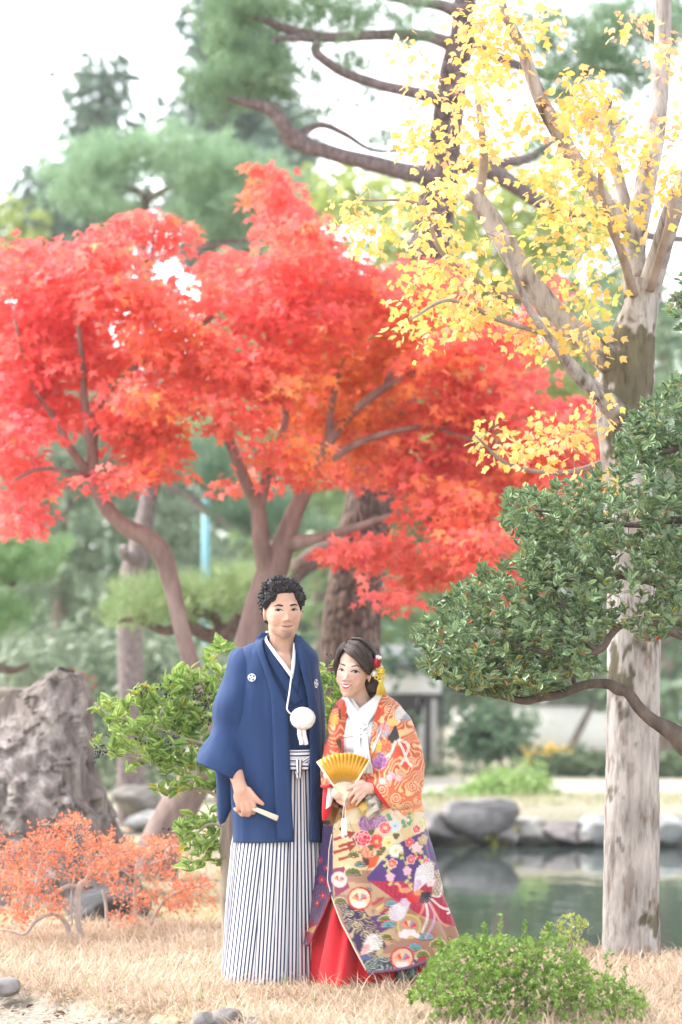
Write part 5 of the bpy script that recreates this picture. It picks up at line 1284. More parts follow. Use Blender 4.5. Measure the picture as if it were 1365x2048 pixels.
# sides and back
th0, nr, nc = None, 60, 160
yy = np.linspace(T, Bm, nr)
V = np.zeros((nr, nc, 3)); U = np.zeros((nr, nc, 2))
for i, y in enumerate(yy):
    f = ((y - T) / (Bm - T)) ** .85
    ta, tb = GH.theta(bl_[-1][0] + (bl_[-1][1] - bl_[-1][0]) * f - 3, y), GH.theta(bl_[0][0] + (bl_[0][1] - bl_[0][0]) * f + 4, y)
    th = np.linspace(ta, 2 * math.pi + tb, nc)
    x, o_ = GH.ring(y, th)
    V[i] = np.stack([(x - 682.5) * (GD + o_) / K, GD + o_, EYE - (y - 1359) * (GD + o_) / K], -1)
    U[i, :, 0] = np.linspace(0, 1, nc) * 720 / PER; U[i, :, 1] = f
ph = U[..., 0] * .2
V[..., 0] += .008 * np.sin(ph * 6.28) * U[..., 1]; V[..., 1] += .014 * np.cos(ph * 6.28) * U[..., 1]
sheet('hakama_back', V, STRIPE, hak, t=.002, uv=U.reshape(-1, 2))
# belt and knot
def uvstrip(name, A, B, out, par, periods, along=False, sh=GH, bulge=.003, m=7, t=.002):
    V = sh.strip(A, B, out, 8, m, bulge); n = V.shape[0]
    u = np.zeros((n, m, 2))
    u[..., 0] = (np.linspace(0, periods, n)[:, None] if along else np.linspace(0, periods, m)[None]) + .30
    return sheet(name, V, STRIPE, par, t=t, uv=u.reshape(-1, 2))
for y0, y1, o_ in ((1500, 1507, .026), (1505, 1518, .030), (1516, 1527, .032)):
    uvstrip('belt', [(560, y0), (578, y0), (600, y0), (624, y0 - 1), (640, y0 - 2)], [(560, y1), (578, y1), (600, y1), (624, y1 - 1), (640, y1 - 2)], o_, hak, 1.75)
uvstrip('belt_knot', [(580, 1525), (590, 1525.5), (605, 1525.5), (618, 1526)], [(580, 1541), (590, 1541), (605, 1541), (617, 1541)], .040, hak, 2.0)
uvstrip('belt_knot', [(592, 1519), (592, 1527), (593, 1538), (594, 1546)], [(605, 1519), (605, 1527), (604, 1538), (604, 1545)], .050, hak, 2.0, bulge=.008)
uvstrip('belt_end', [(590, 1543), (592, 1550), (594, 1557)], [(604, 1543), (604, 1550), (603, 1556)], .042, hak, 2.0)
uvstrip('belt_knot', [(600, 1524), (610, 1517), (622, 1510)], [(606, 1530), (615, 1524), (625, 1518)], .038, hak, 2.0)
# haori cord with white pompom
cord = [(586, 1318, .012), (584, 1345, .020), (580, 1380, .030), (576, 1405, .036), (574, 1417, .040)]
w = smooth_path(np.array([GSH.front(x, y, o_ + .012) for x, y, o_ in cord]), 6)
hc = link('haori_cord', mesh('haori_cord', *tube(w, np.full(len(w), .0035), 8), WHITEC), groom)
w = smooth_path(np.array([GSH.front(574, 1417, .055), GSH.front(578, 1424, .06), GSH.front(588, 1432, .06)]), 5)
link('cord_loop', mesh('cord_loop', *tube(w, np.full(len(w), .003), 8), WHITEC), hc)
FLUFF = plain_mat('white fluff', (.86, .86, .87), .9, .3, 300, .03, .1)
pc = GSH.front(606, 1437, .07)
V, F = ellipsoid(pc, (.052, .032, .047), 40, 26); V = V + unit(V - pc) * (.006 * fbm(V, 150, 2))[:, None]
mb = MB(); mb.add(V, F)
dv = rdir(900); base = pc + dv * (.051, .031, .046)
V, F, C = scatter((np.array([(0, -.5, 0), (0, .5, 0), (1, 0, 0), (0, 0, .6)]), np.array([(0, 1, 2), (1, 3, 2), (3, 0, 2)])), base, frames(unit(dv + rng.normal(size=dv.shape) * .5), rdir(900)), np.full(900, .0055), np.ones((900, 3)))
mb.add(V, F); mb.build('pompom', FLUFF, hc)
for x in (600, 609):
    w = smooth_path(np.array([GSH.front(x - 1, 1456, .062), GSH.front(x, 1470, .055), GSH.front(x + 3, 1483, .05), GSH.front(x + 4, 1489, .048)]), 8)
    V, F = tube(w, .0095 * (1 + .12 * np.sin(np.arange(len(w)) * 2.2)), 12, .15, 60); link('cord_tail', mesh('cord_tail', V, F, FLUFF), hc)

# closed fan in the groom's hand
BONE = plain_mat('bone white bamboo', (.74, .66, .50), .5, .1, 80, .06)
cf = thing('folding_fan', 'closed pale folding fan in the hand of the navy clad person', 'fan', g(500, 1615, -.165))
a, bq = g(478, 1605, -.165), g(556, 1638, -.195)
ax = unit(bq - a); up = unit(np.cross(ax, (0, 1., 0))); L = np.linalg.norm(bq - a)
for k in range(5):
    s0 = (k - 2) * .0035
    V = []
    for t, hw in ((0, .004), (.15, .0045), (.5, .0055 + .001 * k), (1., .006 + .001 * k)):
        for sy, sz in ((-1, -1), (1, -1), (1, 1), (-1, 1)):
            V.append(a + ax * L * t * (1 - .004 * abs(k - 2)) + np.array((0, 1., 0)) * (s0 * .8 + sy * .0014) + up * (sz * hw + (t * .002 * (k - 2))))
    F = [(0, 3, 2, 1), (12, 13, 14, 15)] + [(r * 4 + i, r * 4 + (i + 1) % 4, r * 4 + 4 + (i + 1) % 4, r * 4 + 4 + i) for r in range(3) for i in range(4)]
    link('rib', mesh('rib', np.array(V), np.array(F), BONE, None, False), cf)
# ------------------------------------------------------------------ the robe's woven picture, drawn on a cloth plan (photo pixels at the bride)
CX0, CY0, CW, CH, CS = 560, 1375, 380, 600, 2
cv = np.zeros((CH * CS, CW * CS, 3), np.float32)
yy_, xx_ = np.mgrid[0:CH * CS, 0:CW * CS].astype(np.float32)
XX, YY = xx_ / CS + CX0, yy_ / CS + CY0
def put(mask, c): cv[mask] = np.array(c, np.float32) / 255.
def win(x0, x1, y0, y1):
    a = slice(max(0, int((y0 - CY0) * CS)), max(0, min(CH * CS, int((y1 - CY0) * CS)))); b = slice(max(0, int((x0 - CX0) * CS)), max(0, min(CW * CS, int((x1 - CX0) * CS))))
    return a, b
def poly(pts, c):
    p = np.array(pts, float); a, b = win(p[:, 0].min() - 1, p[:, 0].max() + 1, p[:, 1].min() - 1, p[:, 1].max() + 1)
    X, Y = XX[a, b], YY[a, b]
    if X.size == 0: return
    m = in_poly(X.ravel(), Y.ravel(), [tuple(q) for q in p]).reshape(X.shape); cv[a, b][m] = np.array(c, np.float32) / 255.
def petal(cx, cy, r, n, c, cut=.25, rot=0., sx=1., sy=1., only=None):
    a, b = win(cx - r * sx - 2, cx + r * sx + 2, cy - r * sy - 2, cy + r * sy + 2); X, Y = (XX[a, b] - cx) / sx, (YY[a, b] - cy) / sy
    if X.size == 0: return
    t = np.arctan2(Y, X) + rot; R = np.hypot(X, Y); lim = r * (1 - cut + cut * np.abs(np.cos(t * n / 2)) ** .6)
    m = R < lim
    if only: m &= (t % 6.2832 > only[0]) & (t % 6.2832 < only[1])
    cv[a, b][m] = np.array(c, np.float32) / 255.
def disc(cx, cy, r, c, sx=1., sy=1.): petal(cx, cy, r, 2, c, 0., 0., sx, sy)
def stroke(pts, w, c, n=8):
    p = smooth_path(np.array(pts, float), n)
    a, b = win(p[:, 0].min() - 4, p[:, 0].max() + 4, p[:, 1].min() - 4, p[:, 1].max() + 4); X, Y = XX[a, b], YY[a, b]
    if X.size == 0: return
    D = np.full(X.shape, 1e9, np.float32)
    for i in range(len(p) - 1):
        d = p[i + 1] - p[i]; L = (d ** 2).sum() + 1e-9
        t = np.clip(((X - p[i, 0]) * d[0] + (Y - p[i, 1]) * d[1]) / L, 0, 1)
        D = np.minimum(D, np.hypot(X - p[i, 0] - t * d[0], Y - p[i, 1] - t * d[1]))
    cv[a, b][D < w / 2] = np.array(c, np.float32) / 255.
def mum(cx, cy, r, c, e, core, n=14):
    petal(cx, cy, r, n, e, .14); petal(cx, cy, r * .88, n, c, .22)
    for k in range(n): stroke([(cx + r * .25 * math.cos(k * 6.283 / n), cy + r * .25 * math.sin(k * 6.283 / n)), (cx + r * .85 * math.cos(k * 6.283 / n), cy + r * .85 * math.sin(k * 6.283 / n))], .7, e, 1)
    disc(cx, cy, r * .25, core)
def cherry(cx, cy, r, c, e):
    petal(cx, cy, r, 5, e, .35, .3); petal(cx, cy, r * .84, 5, c, .38, .3)
    for k in range(5): stroke([(cx, cy), (cx + r * .6 * math.cos(k * 1.2566 - .3), cy + r * .6 * math.sin(k * 1.2566 - .3))], .8, e, 1)
    disc(cx, cy, r * .16, (240, 210, 120))
def peony(cx, cy, r, c, e):
    petal(cx, cy, r, 8, e, .2); petal(cx, cy, r * .93, 8, c, .22)
    for k in range(8):
        for q in (.62, .3): petal(cx + r * q * math.cos(k * .785 + q), cy + r * q * math.sin(k * .785 + q), r * .34, 2, e, 0.); petal(cx + r * q * math.cos(k * .785 + q) + .4, cy + r * q * math.sin(k * .785 + q) + .5, r * .28, 2, c, 0.)
def bough(cx, cy, r, c, e, rib, rot=0.):
    petal(cx, cy, r, 12, e, .12, rot, 1., .8, (3.05, 6.35)); petal(cx, cy, r * .88, 12, c, .16, rot, 1., .8, (3.1, 6.3))
    for k in range(1, 8):
        t = math.pi + k * math.pi / 8; stroke([(cx, cy - 1), (cx + r * .8 * math.cos(t), cy + r * .64 * math.sin(t))], .7, rib, 1)
    stroke([(cx - r * .8, cy + 1), (cx, cy + 2.5), (cx + r * .8, cy + 1)], 1.6, (90, 80, 50), 3)
def plume(x0, y0, ang, spread, L, n, c, e):
    for k in range(n):
        t = ang + spread * (k / (n - 1) - .5); l = L * (.7 + .3 * math.sin(math.pi * (k + .5) / n))
        q = (x0 + l * math.cos(t), y0 + l * math.sin(t)); m = (x0 + l * .6 * math.cos(t - .06), y0 + l * .6 * math.sin(t - .06))
        stroke([(x0, y0), m, q], 3.6, e, 3); stroke([(x0, y0), m, q], 2.4, c, 3)
        stroke([m, q], .5, e, 2)
def swirl(cx, cy, r, c, turns=2.2, w=1.0, h=1):
    t = np.linspace(.1, 1, 14); stroke([(cx + h * r * u * math.cos(turns * 6.283 * u), cy + r * u * math.sin(turns * 6.283 * u)) for u in t], w, c, 3)
def waves(region, c, per=5.2, seed=0, frac=.36, amp=17., sl=.5):
    p = np.stack([XX / 24., YY / 24., 0 * XX + seed], -1)
    u = (YY * (1 - sl) + XX * sl + amp * 2.2 * fbm(p, 1.0, 2, seed)) / per
    k = fbm(p, .8, 2, seed + 20) > -.08
    m = region & k & (np.abs((u % 1) - .5) > .5 - frac / 2); cv[m] = np.array(c, np.float32) / 255.
def fansign(cx, cy, r, ring, inner):
    disc(cx, cy, r, ring); disc(cx, cy, r * .84, inner)
    for k, cc in enumerate(((240, 150, 110), (225, 70, 90), (245, 215, 140), (140, 150, 200), (225, 70, 90))):
        t0 = math.pi * (1.12 + k * .155); poly([(cx, cy + r * .2)] + [(cx + r * .68 * math.cos(t0 + q * .08), cy + r * .2 + r * .68 * math.sin(t0 + q * .08)) for q in range(7)], cc)
    for k in range(3): petal(cx - r * .35 + k * r * .33, cy + r * .48, r * .24, 5, (248, 236, 232), .3)

cv[:] = np.array((222, 88, 60)) / 255.
f = np.clip((YY - 1540) / 80., 0, 1)[..., None]; cv[:] = cv * (1 - f) + np.array((236, 150, 100)) / 255. * f
gold = YY > (1612 + .10 * (XX - 690) + 5 * np.sin(XX / 9.)); put(gold, (226, 200, 150))
p2 = np.stack([XX / 30., YY / 30., 0 * XX], -1); put(gold & (fbm(p2, 1.4, 3, 4) > .06), (232, 216, 184))
low = YY > 1735 + .02 * (XX - 700); put(low, (172, 130, 108)); put(low & (fbm(p2, 1.1, 3, 9) > .05), (198, 164, 130))
# left panel and its gold shoulder
lp = (XX < 668) & (YY > 1640); put(lp, (74, 50, 104)); 
for k in range(26): stroke([(585 + k * 4, 1890), (620 + k * 4, 1770)], .7, (150, 120, 110), 1); stroke([(655 - k * 4, 1890), (620 - k * 4, 1770)], .7, (150, 120, 110), 1)
put((XX < 690) & (YY > 1590) & (YY < 1650) & (fbm(p2, 2, 2, 3) > -.05), (160, 118, 60)); put((XX < 690) & (YY > 1595) & (YY < 1660) & (fbm(p2, 2.5, 2, 13) > .12), (50, 35, 45))
for x, y, r in ((645, 1759, 9), (648, 1790, 9), (640, 1720, 8), (655, 1735, 7), (636, 1805, 7)): cherry(x, y, r, (180, 40, 70), (120, 60, 110))
poly([(600, 1862), (628, 1838), (640, 1850), (620, 1880)], (150, 30, 60)); poly([(612, 1862), (636, 1846), (630, 1862)], (190, 150, 90))
# wide purple field, crimson field
poly([(733, 1750), (765, 1714), (798, 1681), (852, 1658), (868, 1700), (882, 1742), (864, 1752), (821, 1762), (736, 1759)], (88, 58, 126))
cr = [(736, 1757), (800, 1757), (840, 1764), (886, 1776), (912, 1856), (870, 1838), (838, 1824), (812, 1806), (776, 1784)]; poly(cr, (182, 36, 74))
mcr = in_poly(XX.ravel(), YY.ravel(), cr).reshape(XX.shape); gx_, gy_ = (XX + YY) % 9, (XX - YY) % 9
put(mcr & ((gx_ < 1.2) ^ (gy_ < 1.2)) & (((XX + YY) // 9 + (XX - YY) // 9) % 2 == 0), (206, 80, 104))
hx = (XX > 862) & (YY > 1742) & (YY < 1790) & (XX < 905)
put(hx, (214, 190, 160)); put(hx & (((XX + .58 * YY) % 7 < 1) | ((XX - .58 * YY) % 7 < 1) | (YY % 6.1 < .9)), (90, 66, 96))
# arrows on the gold strip
for k in range(4):
    x, y = 668 + 10 * (k % 2), 1668 + 13 * k; poly([(x, y + 6), (x + 34, y - 6), (x + 32, y + 0), (x + 2, y + 12)], (168, 62, 54)); poly([(x + 26, y - 10), (x + 44, y - 8), (x + 32, y + 6)], (168, 62, 54))
for k in range(3): poly([(742 + 8 * k, 1800 + 9 * k), (768 + 8 * k, 1786 + 9 * k), (766 + 8 * k, 1793 + 9 * k), (744 + 8 * k, 1806 + 9 * k)], ((190, 60, 60), (232, 196, 120), (168, 40, 60))[k])
poly([(738, 1712), (762, 1700), (752, 1728), (734, 1734)], (228, 92, 50)); poly([(724, 1712), (738, 1700), (738, 1724), (728, 1730)], (88, 56, 60))
# swirling dark water
poly([(735, 1826), (768, 1820), (784, 1846), (752, 1862)], (92, 58, 120)); poly([(668, 1735), (690, 1728), (700, 1770), (672, 1790)], (150, 60, 90))
sw = in_poly(XX.ravel(), YY.ravel(), [(676, 1800), (724, 1808), (748, 1836), (772, 1884), (750, 1912), (722, 1904), (694, 1850)]).reshape(XX.shape); put(sw, (62, 46, 84)); waves(sw, (206, 182, 140), 5.0, 3, .32, 30)
for x, y, r in ((730, 1865, 11), (712, 1845, 9), (700, 1822, 8), (738, 1888, 10)): swirl(x, y, r, (222, 200, 160), 2., 1.2)
hm = (YY > 1905) & (XX > 725) & (XX < 850); put(hm, (60, 70, 84)); waves(hm, (200, 205, 190), 6., 8, .3, 20); put(hm & (fbm(p2, 2, 2, 30) > .12), (110, 160, 150)); put(hm & (XX > 832), (188, 48, 52))
# the orange sleeve and shoulders: cream running-water lines
waves((YY < 1622) & (XX > 690), (246, 208, 150), 6.4, 1, .34, 22, .6); waves((YY < 1600) & (XX < 690), (236, 190, 140), 6., 5, .26, 18, .3)
for x, y, r, h in ((778, 1420, 11, 1), (744, 1452, 12, -1), (762, 1575, 14, 1), (790, 1592, 12, -1), (822, 1570, 13, 1), (800, 1545, 11, -1), (812, 1608, 12, 1), (832, 1598, 9, 1), (775, 1560, 9, -1), (820, 1520, 10, 1)):
    disc(x, y, r * .9, (228, 104, 66)); swirl(x, y, r, (250, 222, 170), 2.3, 1.5, h); swirl(x, y, r * .96, (250, 236, 206), 2.3, .7, -h)
put((fbm(p2, 1.3, 2, 44) > .2) & (YY < 1600) & (XX > 770), (238, 128, 70))
put((YY < 1600) & (XX < 682) & (fbm(p2, 1.8, 2, 70) > .05), (96, 66, 52)); put((YY < 1600) & (XX < 682) & (fbm(p2, 2.2, 2, 76) > .14), (212, 160, 60))
for x, y in ((655, 1548), (662, 1560), (650, 1535)): cherry(x, y, 7, (246, 210, 214), (215, 120, 120))
# shoulder bird, flowers beside the opening
plume(792, 1448, -1.2, .8, 36, 8, (244, 238, 232), (210, 190, 190)); plume(790, 1452, 1.75, .8, 34, 8, (46, 38, 44), (90, 70, 70)); plume(774, 1440, 1.95, 1.0, 36, 7, (110, 128, 176), (232, 214, 200)); plume(774, 1440, 1.9, .9, 22, 7, (226, 110, 126), (240, 200, 190)); disc(784, 1444, 9, (232, 200, 120), 1.2, .9); plume(800, 1440, -.4, .7, 22, 5, (110, 128, 176), (220, 205, 190))
for a in ([(795, 1480), (805, 1500), (812, 1520), (820, 1530)], [(790, 1482), (780, 1506), (765, 1515)], [(798, 1478), (815, 1490), (808, 1512), (800, 1526)]): stroke(a, 4.4, (250, 244, 238)); stroke(a, .8, (226, 150, 150))
peony(770, 1490, 13, (222, 92, 50), (240, 170, 110)); peony(752, 1492, 12, (240, 196, 60), (250, 230, 150)); peony(757, 1520, 18, (166, 96, 158), (214, 170, 210)); peony(746, 1506, 9, (224, 120, 60), (246, 190, 140))
poly([(742, 1492), (764, 1456), (758, 1480), (745, 1505)], (250, 246, 240))
for x, y in ((764, 1560), (782, 1548), (778, 1552), (795, 1553)): cherry(x, y, 8, (246, 214, 220), (220, 140, 150))
stroke([(789, 1400), (776, 1430), (760, 1470), (744, 1512), (734, 1545)], 1.2, (120, 44, 40)); 
# embroidery in the gold field
peony(735, 1643, 20, (150, 96, 146), (196, 160, 196)); peony(760, 1640, 14, (168, 116, 160), (206, 176, 206))
for k in range(14): petal(790 + 22 * math.cos(k * 1.9) + 8, 1638 + 11 * math.sin(k * 2.3), 5, 3, (98, 168, 140), .4, k)
for k in range(10): petal(835 + 14 * math.cos(k * 1.9), 1640 + 12 * math.sin(k * 2.3), 4, 3, (214, 206, 140), .4, k)
for a in ([(778, 1612), (784, 1630), (792, 1642)], [(786, 1610), (800, 1628), (815, 1638)]): stroke(a, 5, (250, 240, 230)); stroke(a, 1, (226, 150, 130))
mum(788, 1648, 12, (204, 222, 230), (240, 240, 240), (160, 190, 210)); mum(769, 1652, 13, (226, 70, 82), (250, 200, 206), (250, 210, 140)); mum(753, 1679, 16, (218, 52, 58), (244, 150, 140), (240, 190, 90)); peony(725, 1672, 17, (222, 54, 80), (250, 210, 214)); mum(776, 1681, 13, (244, 222, 140), (250, 240, 200), (226, 180, 80)); mum(790, 1697, 15, (248, 246, 240), (206, 206, 170), (240, 220, 140)); mum(734, 1700, 13, (236, 176, 140), (196, 100, 80), (226, 130, 90))
for x, y in ((742, 1660), (790, 1668), (758, 1702), (800, 1708), (765, 1694), (742, 1690)): petal(x, y, 7, 3, (104, 102, 52), .5, x)
# cherry sprays on the purple
for a in ([(770, 1712), (778, 1735), (782, 1760)], [(800, 1700), (812, 1740), (815, 1772)], [(842, 1700), (858, 1742), (862, 1760)], [(820, 1690), (838, 1716), (850, 1738)]):
    stroke(a, 1., (196, 190, 120))
    for q in smooth_path(np.array(a, float), 4): petal(q[0] + rng.uniform(-4, 4), q[1] + 2, 4.2, 2, (206, 204, 130), .6, rng.uniform(0, 6))
for x, y, r, c, e in ((831, 1656, 9, (222, 56, 76), (250, 220, 220)), (817, 1681, 10, (224, 76, 90), (244, 150, 150)), (832, 1692, 12, (246, 212, 216), (226, 170, 180)), (820, 1716, 10, (222, 62, 84), (250, 214, 214)), (783, 1722, 10, (228, 92, 80), (250, 220, 210)), (812, 1738, 10, (246, 200, 214), (230, 150, 180)), (780, 1748, 9, (246, 200, 214), (230, 150, 180)), (850, 1721, 8, (222, 56, 76), (250, 210, 210)), (844, 1678, 12, (206, 180, 146), (150, 120, 90)), (862, 1731, 9, (200, 170, 150), (150, 120, 100)), (859, 1762, 10, (248, 222, 228), (226, 180, 200)), (838, 1712, 4, (222, 50, 70), (222, 50, 70)), (828, 1708, 4, (222, 50, 70), (222, 50, 70))): cherry(x, y, r, c, e)
# boughs, fan roundels
for x, y, r, c, e in ((707, 1708, 13, (122, 124, 70), (224, 206, 160)), (720, 1727, 12, (96, 156, 164), (200, 70, 60)), (706, 1744, 18, (112, 112, 62), (216, 200, 150)), (682, 1800, 14, (112, 118, 62), (220, 206, 150)), (783, 1806, 18, (116, 172, 182), (214, 70, 66)), (768, 1834, 14, (128, 136, 66), (220, 210, 150)), (776, 1846, 17, (116, 172, 182), (214, 70, 66)), (772, 1868, 13, (128, 130, 62), (214, 190, 130)), (850, 1872, 19, (116, 172, 182), (214, 70, 66)), (826, 1893, 20, (116, 172, 182), (214, 70, 66)), (873, 1886, 17, (136, 136, 66), (226, 214, 150)), (842, 1906, 16, (136, 136, 66), (226, 214, 150)), (735, 1775, 8, (116, 172, 182), (214, 70, 66))): bough(x, y, r, c, e, (60, 70, 50))
fansign(680, 1755, 16, (214, 190, 200), (240, 214, 190)); fansign(719, 1791, 23, (206, 44, 50), (240, 214, 176)); fansign(816, 1846, 25, (222, 196, 110), (196, 160, 130)); fansign(802, 1908, 23, (206, 44, 50), (232, 190, 160)); disc(898, 1877, 5, (110, 80, 60)); disc(898, 1877, 3.4, (196, 160, 110))
for k in range(5): petal(800 + k * 8, 1862 + 3 * math.sin(k * 2), 6, 5, (248, 230, 232), .3)
# phoenix with white wings and streamers
plume(826, 1782, -1.05, .75, 66, 11, (248, 246, 244), (200, 190, 205)); plume(820, 1790, 2.35, .8, 58, 10, (248, 246, 244), (200, 176, 206)); plume(822, 1786, 2.5, .7, 26, 7, (206, 170, 206), (240, 220, 240)); plume(826, 1782, -1.15, .6, 28, 6, (206, 170, 206), (240, 220, 240))
for a, c in (([(856, 1790), (880, 1812), (902, 1822), (894, 1826)], (250, 240, 240)), ([(856, 1786), (876, 1790), (886, 1770)], (250, 240, 240)), ([(852, 1796), (866, 1830), (850, 1870)], (214, 176, 214)), ([(848, 1798), (852, 1830), (842, 1858)], (250, 244, 240)), ([(854, 1796), (876, 1838), (892, 1852)], (240, 170, 140)), ([(846, 1798), (842, 1815), (836, 1826)], (240, 150, 120))): stroke(a, 4.2, c); stroke(a, .6, (190, 120, 140))
disc(828, 1789, 12, (220, 48, 50), 1.4, .9); disc(836, 1782, 8, (236, 150, 90), 1.5, .7); disc(808, 1775, 7, (238, 150, 110), 1.6, .7); stroke([(800, 1774), (797, 1766), (792, 1760)], 5, (238, 160, 120)); stroke([(793, 1761), (789, 1762)], 2, (240, 220, 190)); plume(842, 1782, 1.0, 1.9, 22, 9, (38, 32, 44), (70, 60, 74)); 
plume(722, 1900, -.75, .9, 52, 10, (246, 244, 240), (196, 190, 180)); plume(722, 1900, -.9, .7, 24, 6, (226, 160, 160), (246, 214, 200)); disc(730, 1906, 8, (90, 110, 160), 1.4, .6)
# hem binding and seams
stroke([(700, 1640), (735, 1742), (742, 1800), (760, 1870)], .8, (120, 100, 90))
cv = lin(cv)
def cloth_col(V):
    """plan colours for points of the robe"""
    p = V.reshape(-1, 3)
    u = np.clip(((682.5 + p[:, 0] * K / BD) - CX0) * CS, 0, CW * CS - 1.01); v = np.clip(((1359 - (p[:, 2] - EYE) * K / BD) - CY0) * CS, 0, CH * CS - 1.01)
    i, j = v.astype(int), u.astype(int)
    s_ = (cv[i, j] + cv[np.minimum(i + 1, CH * CS - 1), j] + cv[i, np.minimum(j + 1, CW * CS - 1)] + cv[np.maximum(i - 1, 0), j] + cv[i, np.maximum(j - 1, 0)]) / 5
    return s_ * .78

# ------------------------------------------------------------------ bride
bride = thing('person', 'person in an orange and purple embroidered wedding robe holding an open gold fan', 'person', P(725, 1960, BD))
b = lambda x, y, o=0.: P(x, y, BD + o)
hb_ = Head(707, 1342, BD - .03, math.radians(-18), math.radians(7), math.radians(3), .93)
parts = head_parts(hb_, .052, True)
parts += chain(np.vstack([hb_.w((0, .025, -.05)), b(722, 1402, .02), b(726, 1430, .04)]), (.046, .044, .06))
parts += chain([b(730, 1440, .04), b(738, 1500, .05), b(742, 1580, .05)], (.085, .10, .10))
parts += chain([b(690, 1435, .02), b(668, 1490, .0), b(656, 1550, -.04), b(668, 1584, -.12)], (.04, .036, .032, .022))
parts += chain([b(778, 1435, .03), b(806, 1500, .0), b(795, 1560, -.06), b(752, 1578, -.14)], (.04, .036, .032, .022))
for x in (715, 765): parts += chain([b(x, 1580, .05), b(x + 5, 1740, .05), b(x + 8, 1900, .08), b(x + 6, 1948, .08), b(x - 4, 1954, -.06)], (.08, .06, .045, .03, .026))
HO = -.185
parts += chain([b(665, 1582, -.13), b(676, 1588, HO), b(680, 1592, HO)], (.021, .026, .024))
for pts, rr in (([(678, 1576, 0), (688, 1581, -.012), (696, 1589, -.006)], (.010, .0088, .0070)), ([(678, 1585, -.004), (690, 1592, -.016), (699, 1598, -.008)], (.0102, .009, .0072)), ([(677, 1594, -.002), (689, 1601, -.014), (698, 1605, -.006)], (.0100, .0086, .0070)),
                ([(676, 1601, .004), (686, 1608, -.008), (694, 1611, 0)], (.0090, .0078, .0062)), ([(672, 1574, .0), (680, 1570, -.004), (688, 1573, 0)], (.010, .009, .0074))):
    parts += chain([b(x, y, HO + o_) for x, y, o_ in pts], rr)
parts += chain([b(752, 1578, -.14), b(738, 1577, HO - .015), b(728, 1575, HO - .022)], (.021, .026, .023))
for pts, rr in (([(728, 1566, -.03), (715, 1569, -.042), (703, 1574, -.040), (694, 1580, -.032)], (.0105, .0092, .0082, .0066)), ([(726, 1573, -.034), (714, 1579, -.046), (704, 1588, -.042), (698, 1596, -.034)], (.0105, .0094, .0082, .0066)), ([(727, 1581, -.032), (717, 1589, -.044), (709, 1599, -.040), (704, 1606, -.032)], (.0102, .009, .008, .0064)),
                ([(731, 1587, -.028), (724, 1595, -.038), (717, 1604, -.034), (713, 1610, -.028)], (.0092, .008, .007, .0058)), ([(735, 1570, -.02), (724, 1564, -.024), (712, 1563, -.02), (704, 1566, -.016)], (.011, .0098, .0086, .007))):
    parts += chain([b(x, y, HO + o_) for x, y, o_ in pts], rr)
V, F = remesh(parts, .0038, 5)
q = hb_.inv(V); f = (q[:, 1] < -.03); dy = np.zeros(len(q))
for sx in (-1, 1): dy += dent(q, (sx * .032, -.075, .001), (.016, .03, .009), .0050) + dent(q, (sx * .032, -.07, -.054), (.006, .03, .014), .0018)
dy += dent(q, (0, -.08, -.068), (.024, .03, .006), .0035) + dent(q, (0, -.08, -.090), (.02, .03, .006), .001)
V = V + (np.array((0, 1., 0)) @ hb_.R.T) * (dy * f)[:, None]
c = np.repeat(np.array((.63, .42, .335))[None], len(V), 0) * (1 + .08 * fbm(V, 60, 3)[:, None])
bl2 = np.exp(-(((np.abs(q[:, 0]) - .040) / .018) ** 2 + ((q[:, 2] + .034) / .017) ** 2)) * f
c = c * (1 - bl2[:, None] * np.array((0, .16, .13)))
body2 = link('body', mesh('body', V, F, SKIN, c), bride)
bvh2 = BVHTree.FromPolygons([tuple(v) for v in V], [tuple(int(i) for i in r) for r in F[(q[F[:, 0], 2] > -.16)]])
BROWNH = hair_mat('brown hair', (.040, .027, .024))
face_features(hb_, bvh2, body2, BROWNH, .0168, .0062, .0, .0024, .025, (.0020, .0028, .0024, .0010), 1.3, .004, .0330, .0035)
V, F = ribbon_on(hb_, bvh2, [(-.0225, -.0625), (-.012, -.0645), (0, -.0655), (.012, -.0645), (.0225, -.0625)], [(-.0225, -.0635), (-.012, -.0705), (0, -.0735), (.012, -.0705), (.0225, -.0635)], .0022)
link('teeth', mesh('teeth', V, F, TOOTH), body2)
LIPB = plain_mat('rose lipstick', (.46, .045, .065), .35, 0, 60, .05)
V, F = tube_on(hb_, bvh2, [(-.0255, -.061), (-.013, -.0618), (-.004, -.0612), (0, -.062), (.004, -.0612), (.013, -.0618), (.0255, -.061)], (.0010, .0026, .0030, .0028, .0030, .0026, .0010), .0014); link('lip', mesh('lip', V, F, LIPB), body2)
V, F = tube_on(hb_, bvh2, [(-.0255, -.0612), (-.014, -.0715), (0, -.0765), (.014, -.0715), (.0255, -.0612)], (.0010, .0030, .0040, .0030, .0010), .0014); link('lip', mesh('lip', V, F, LIPB), body2)
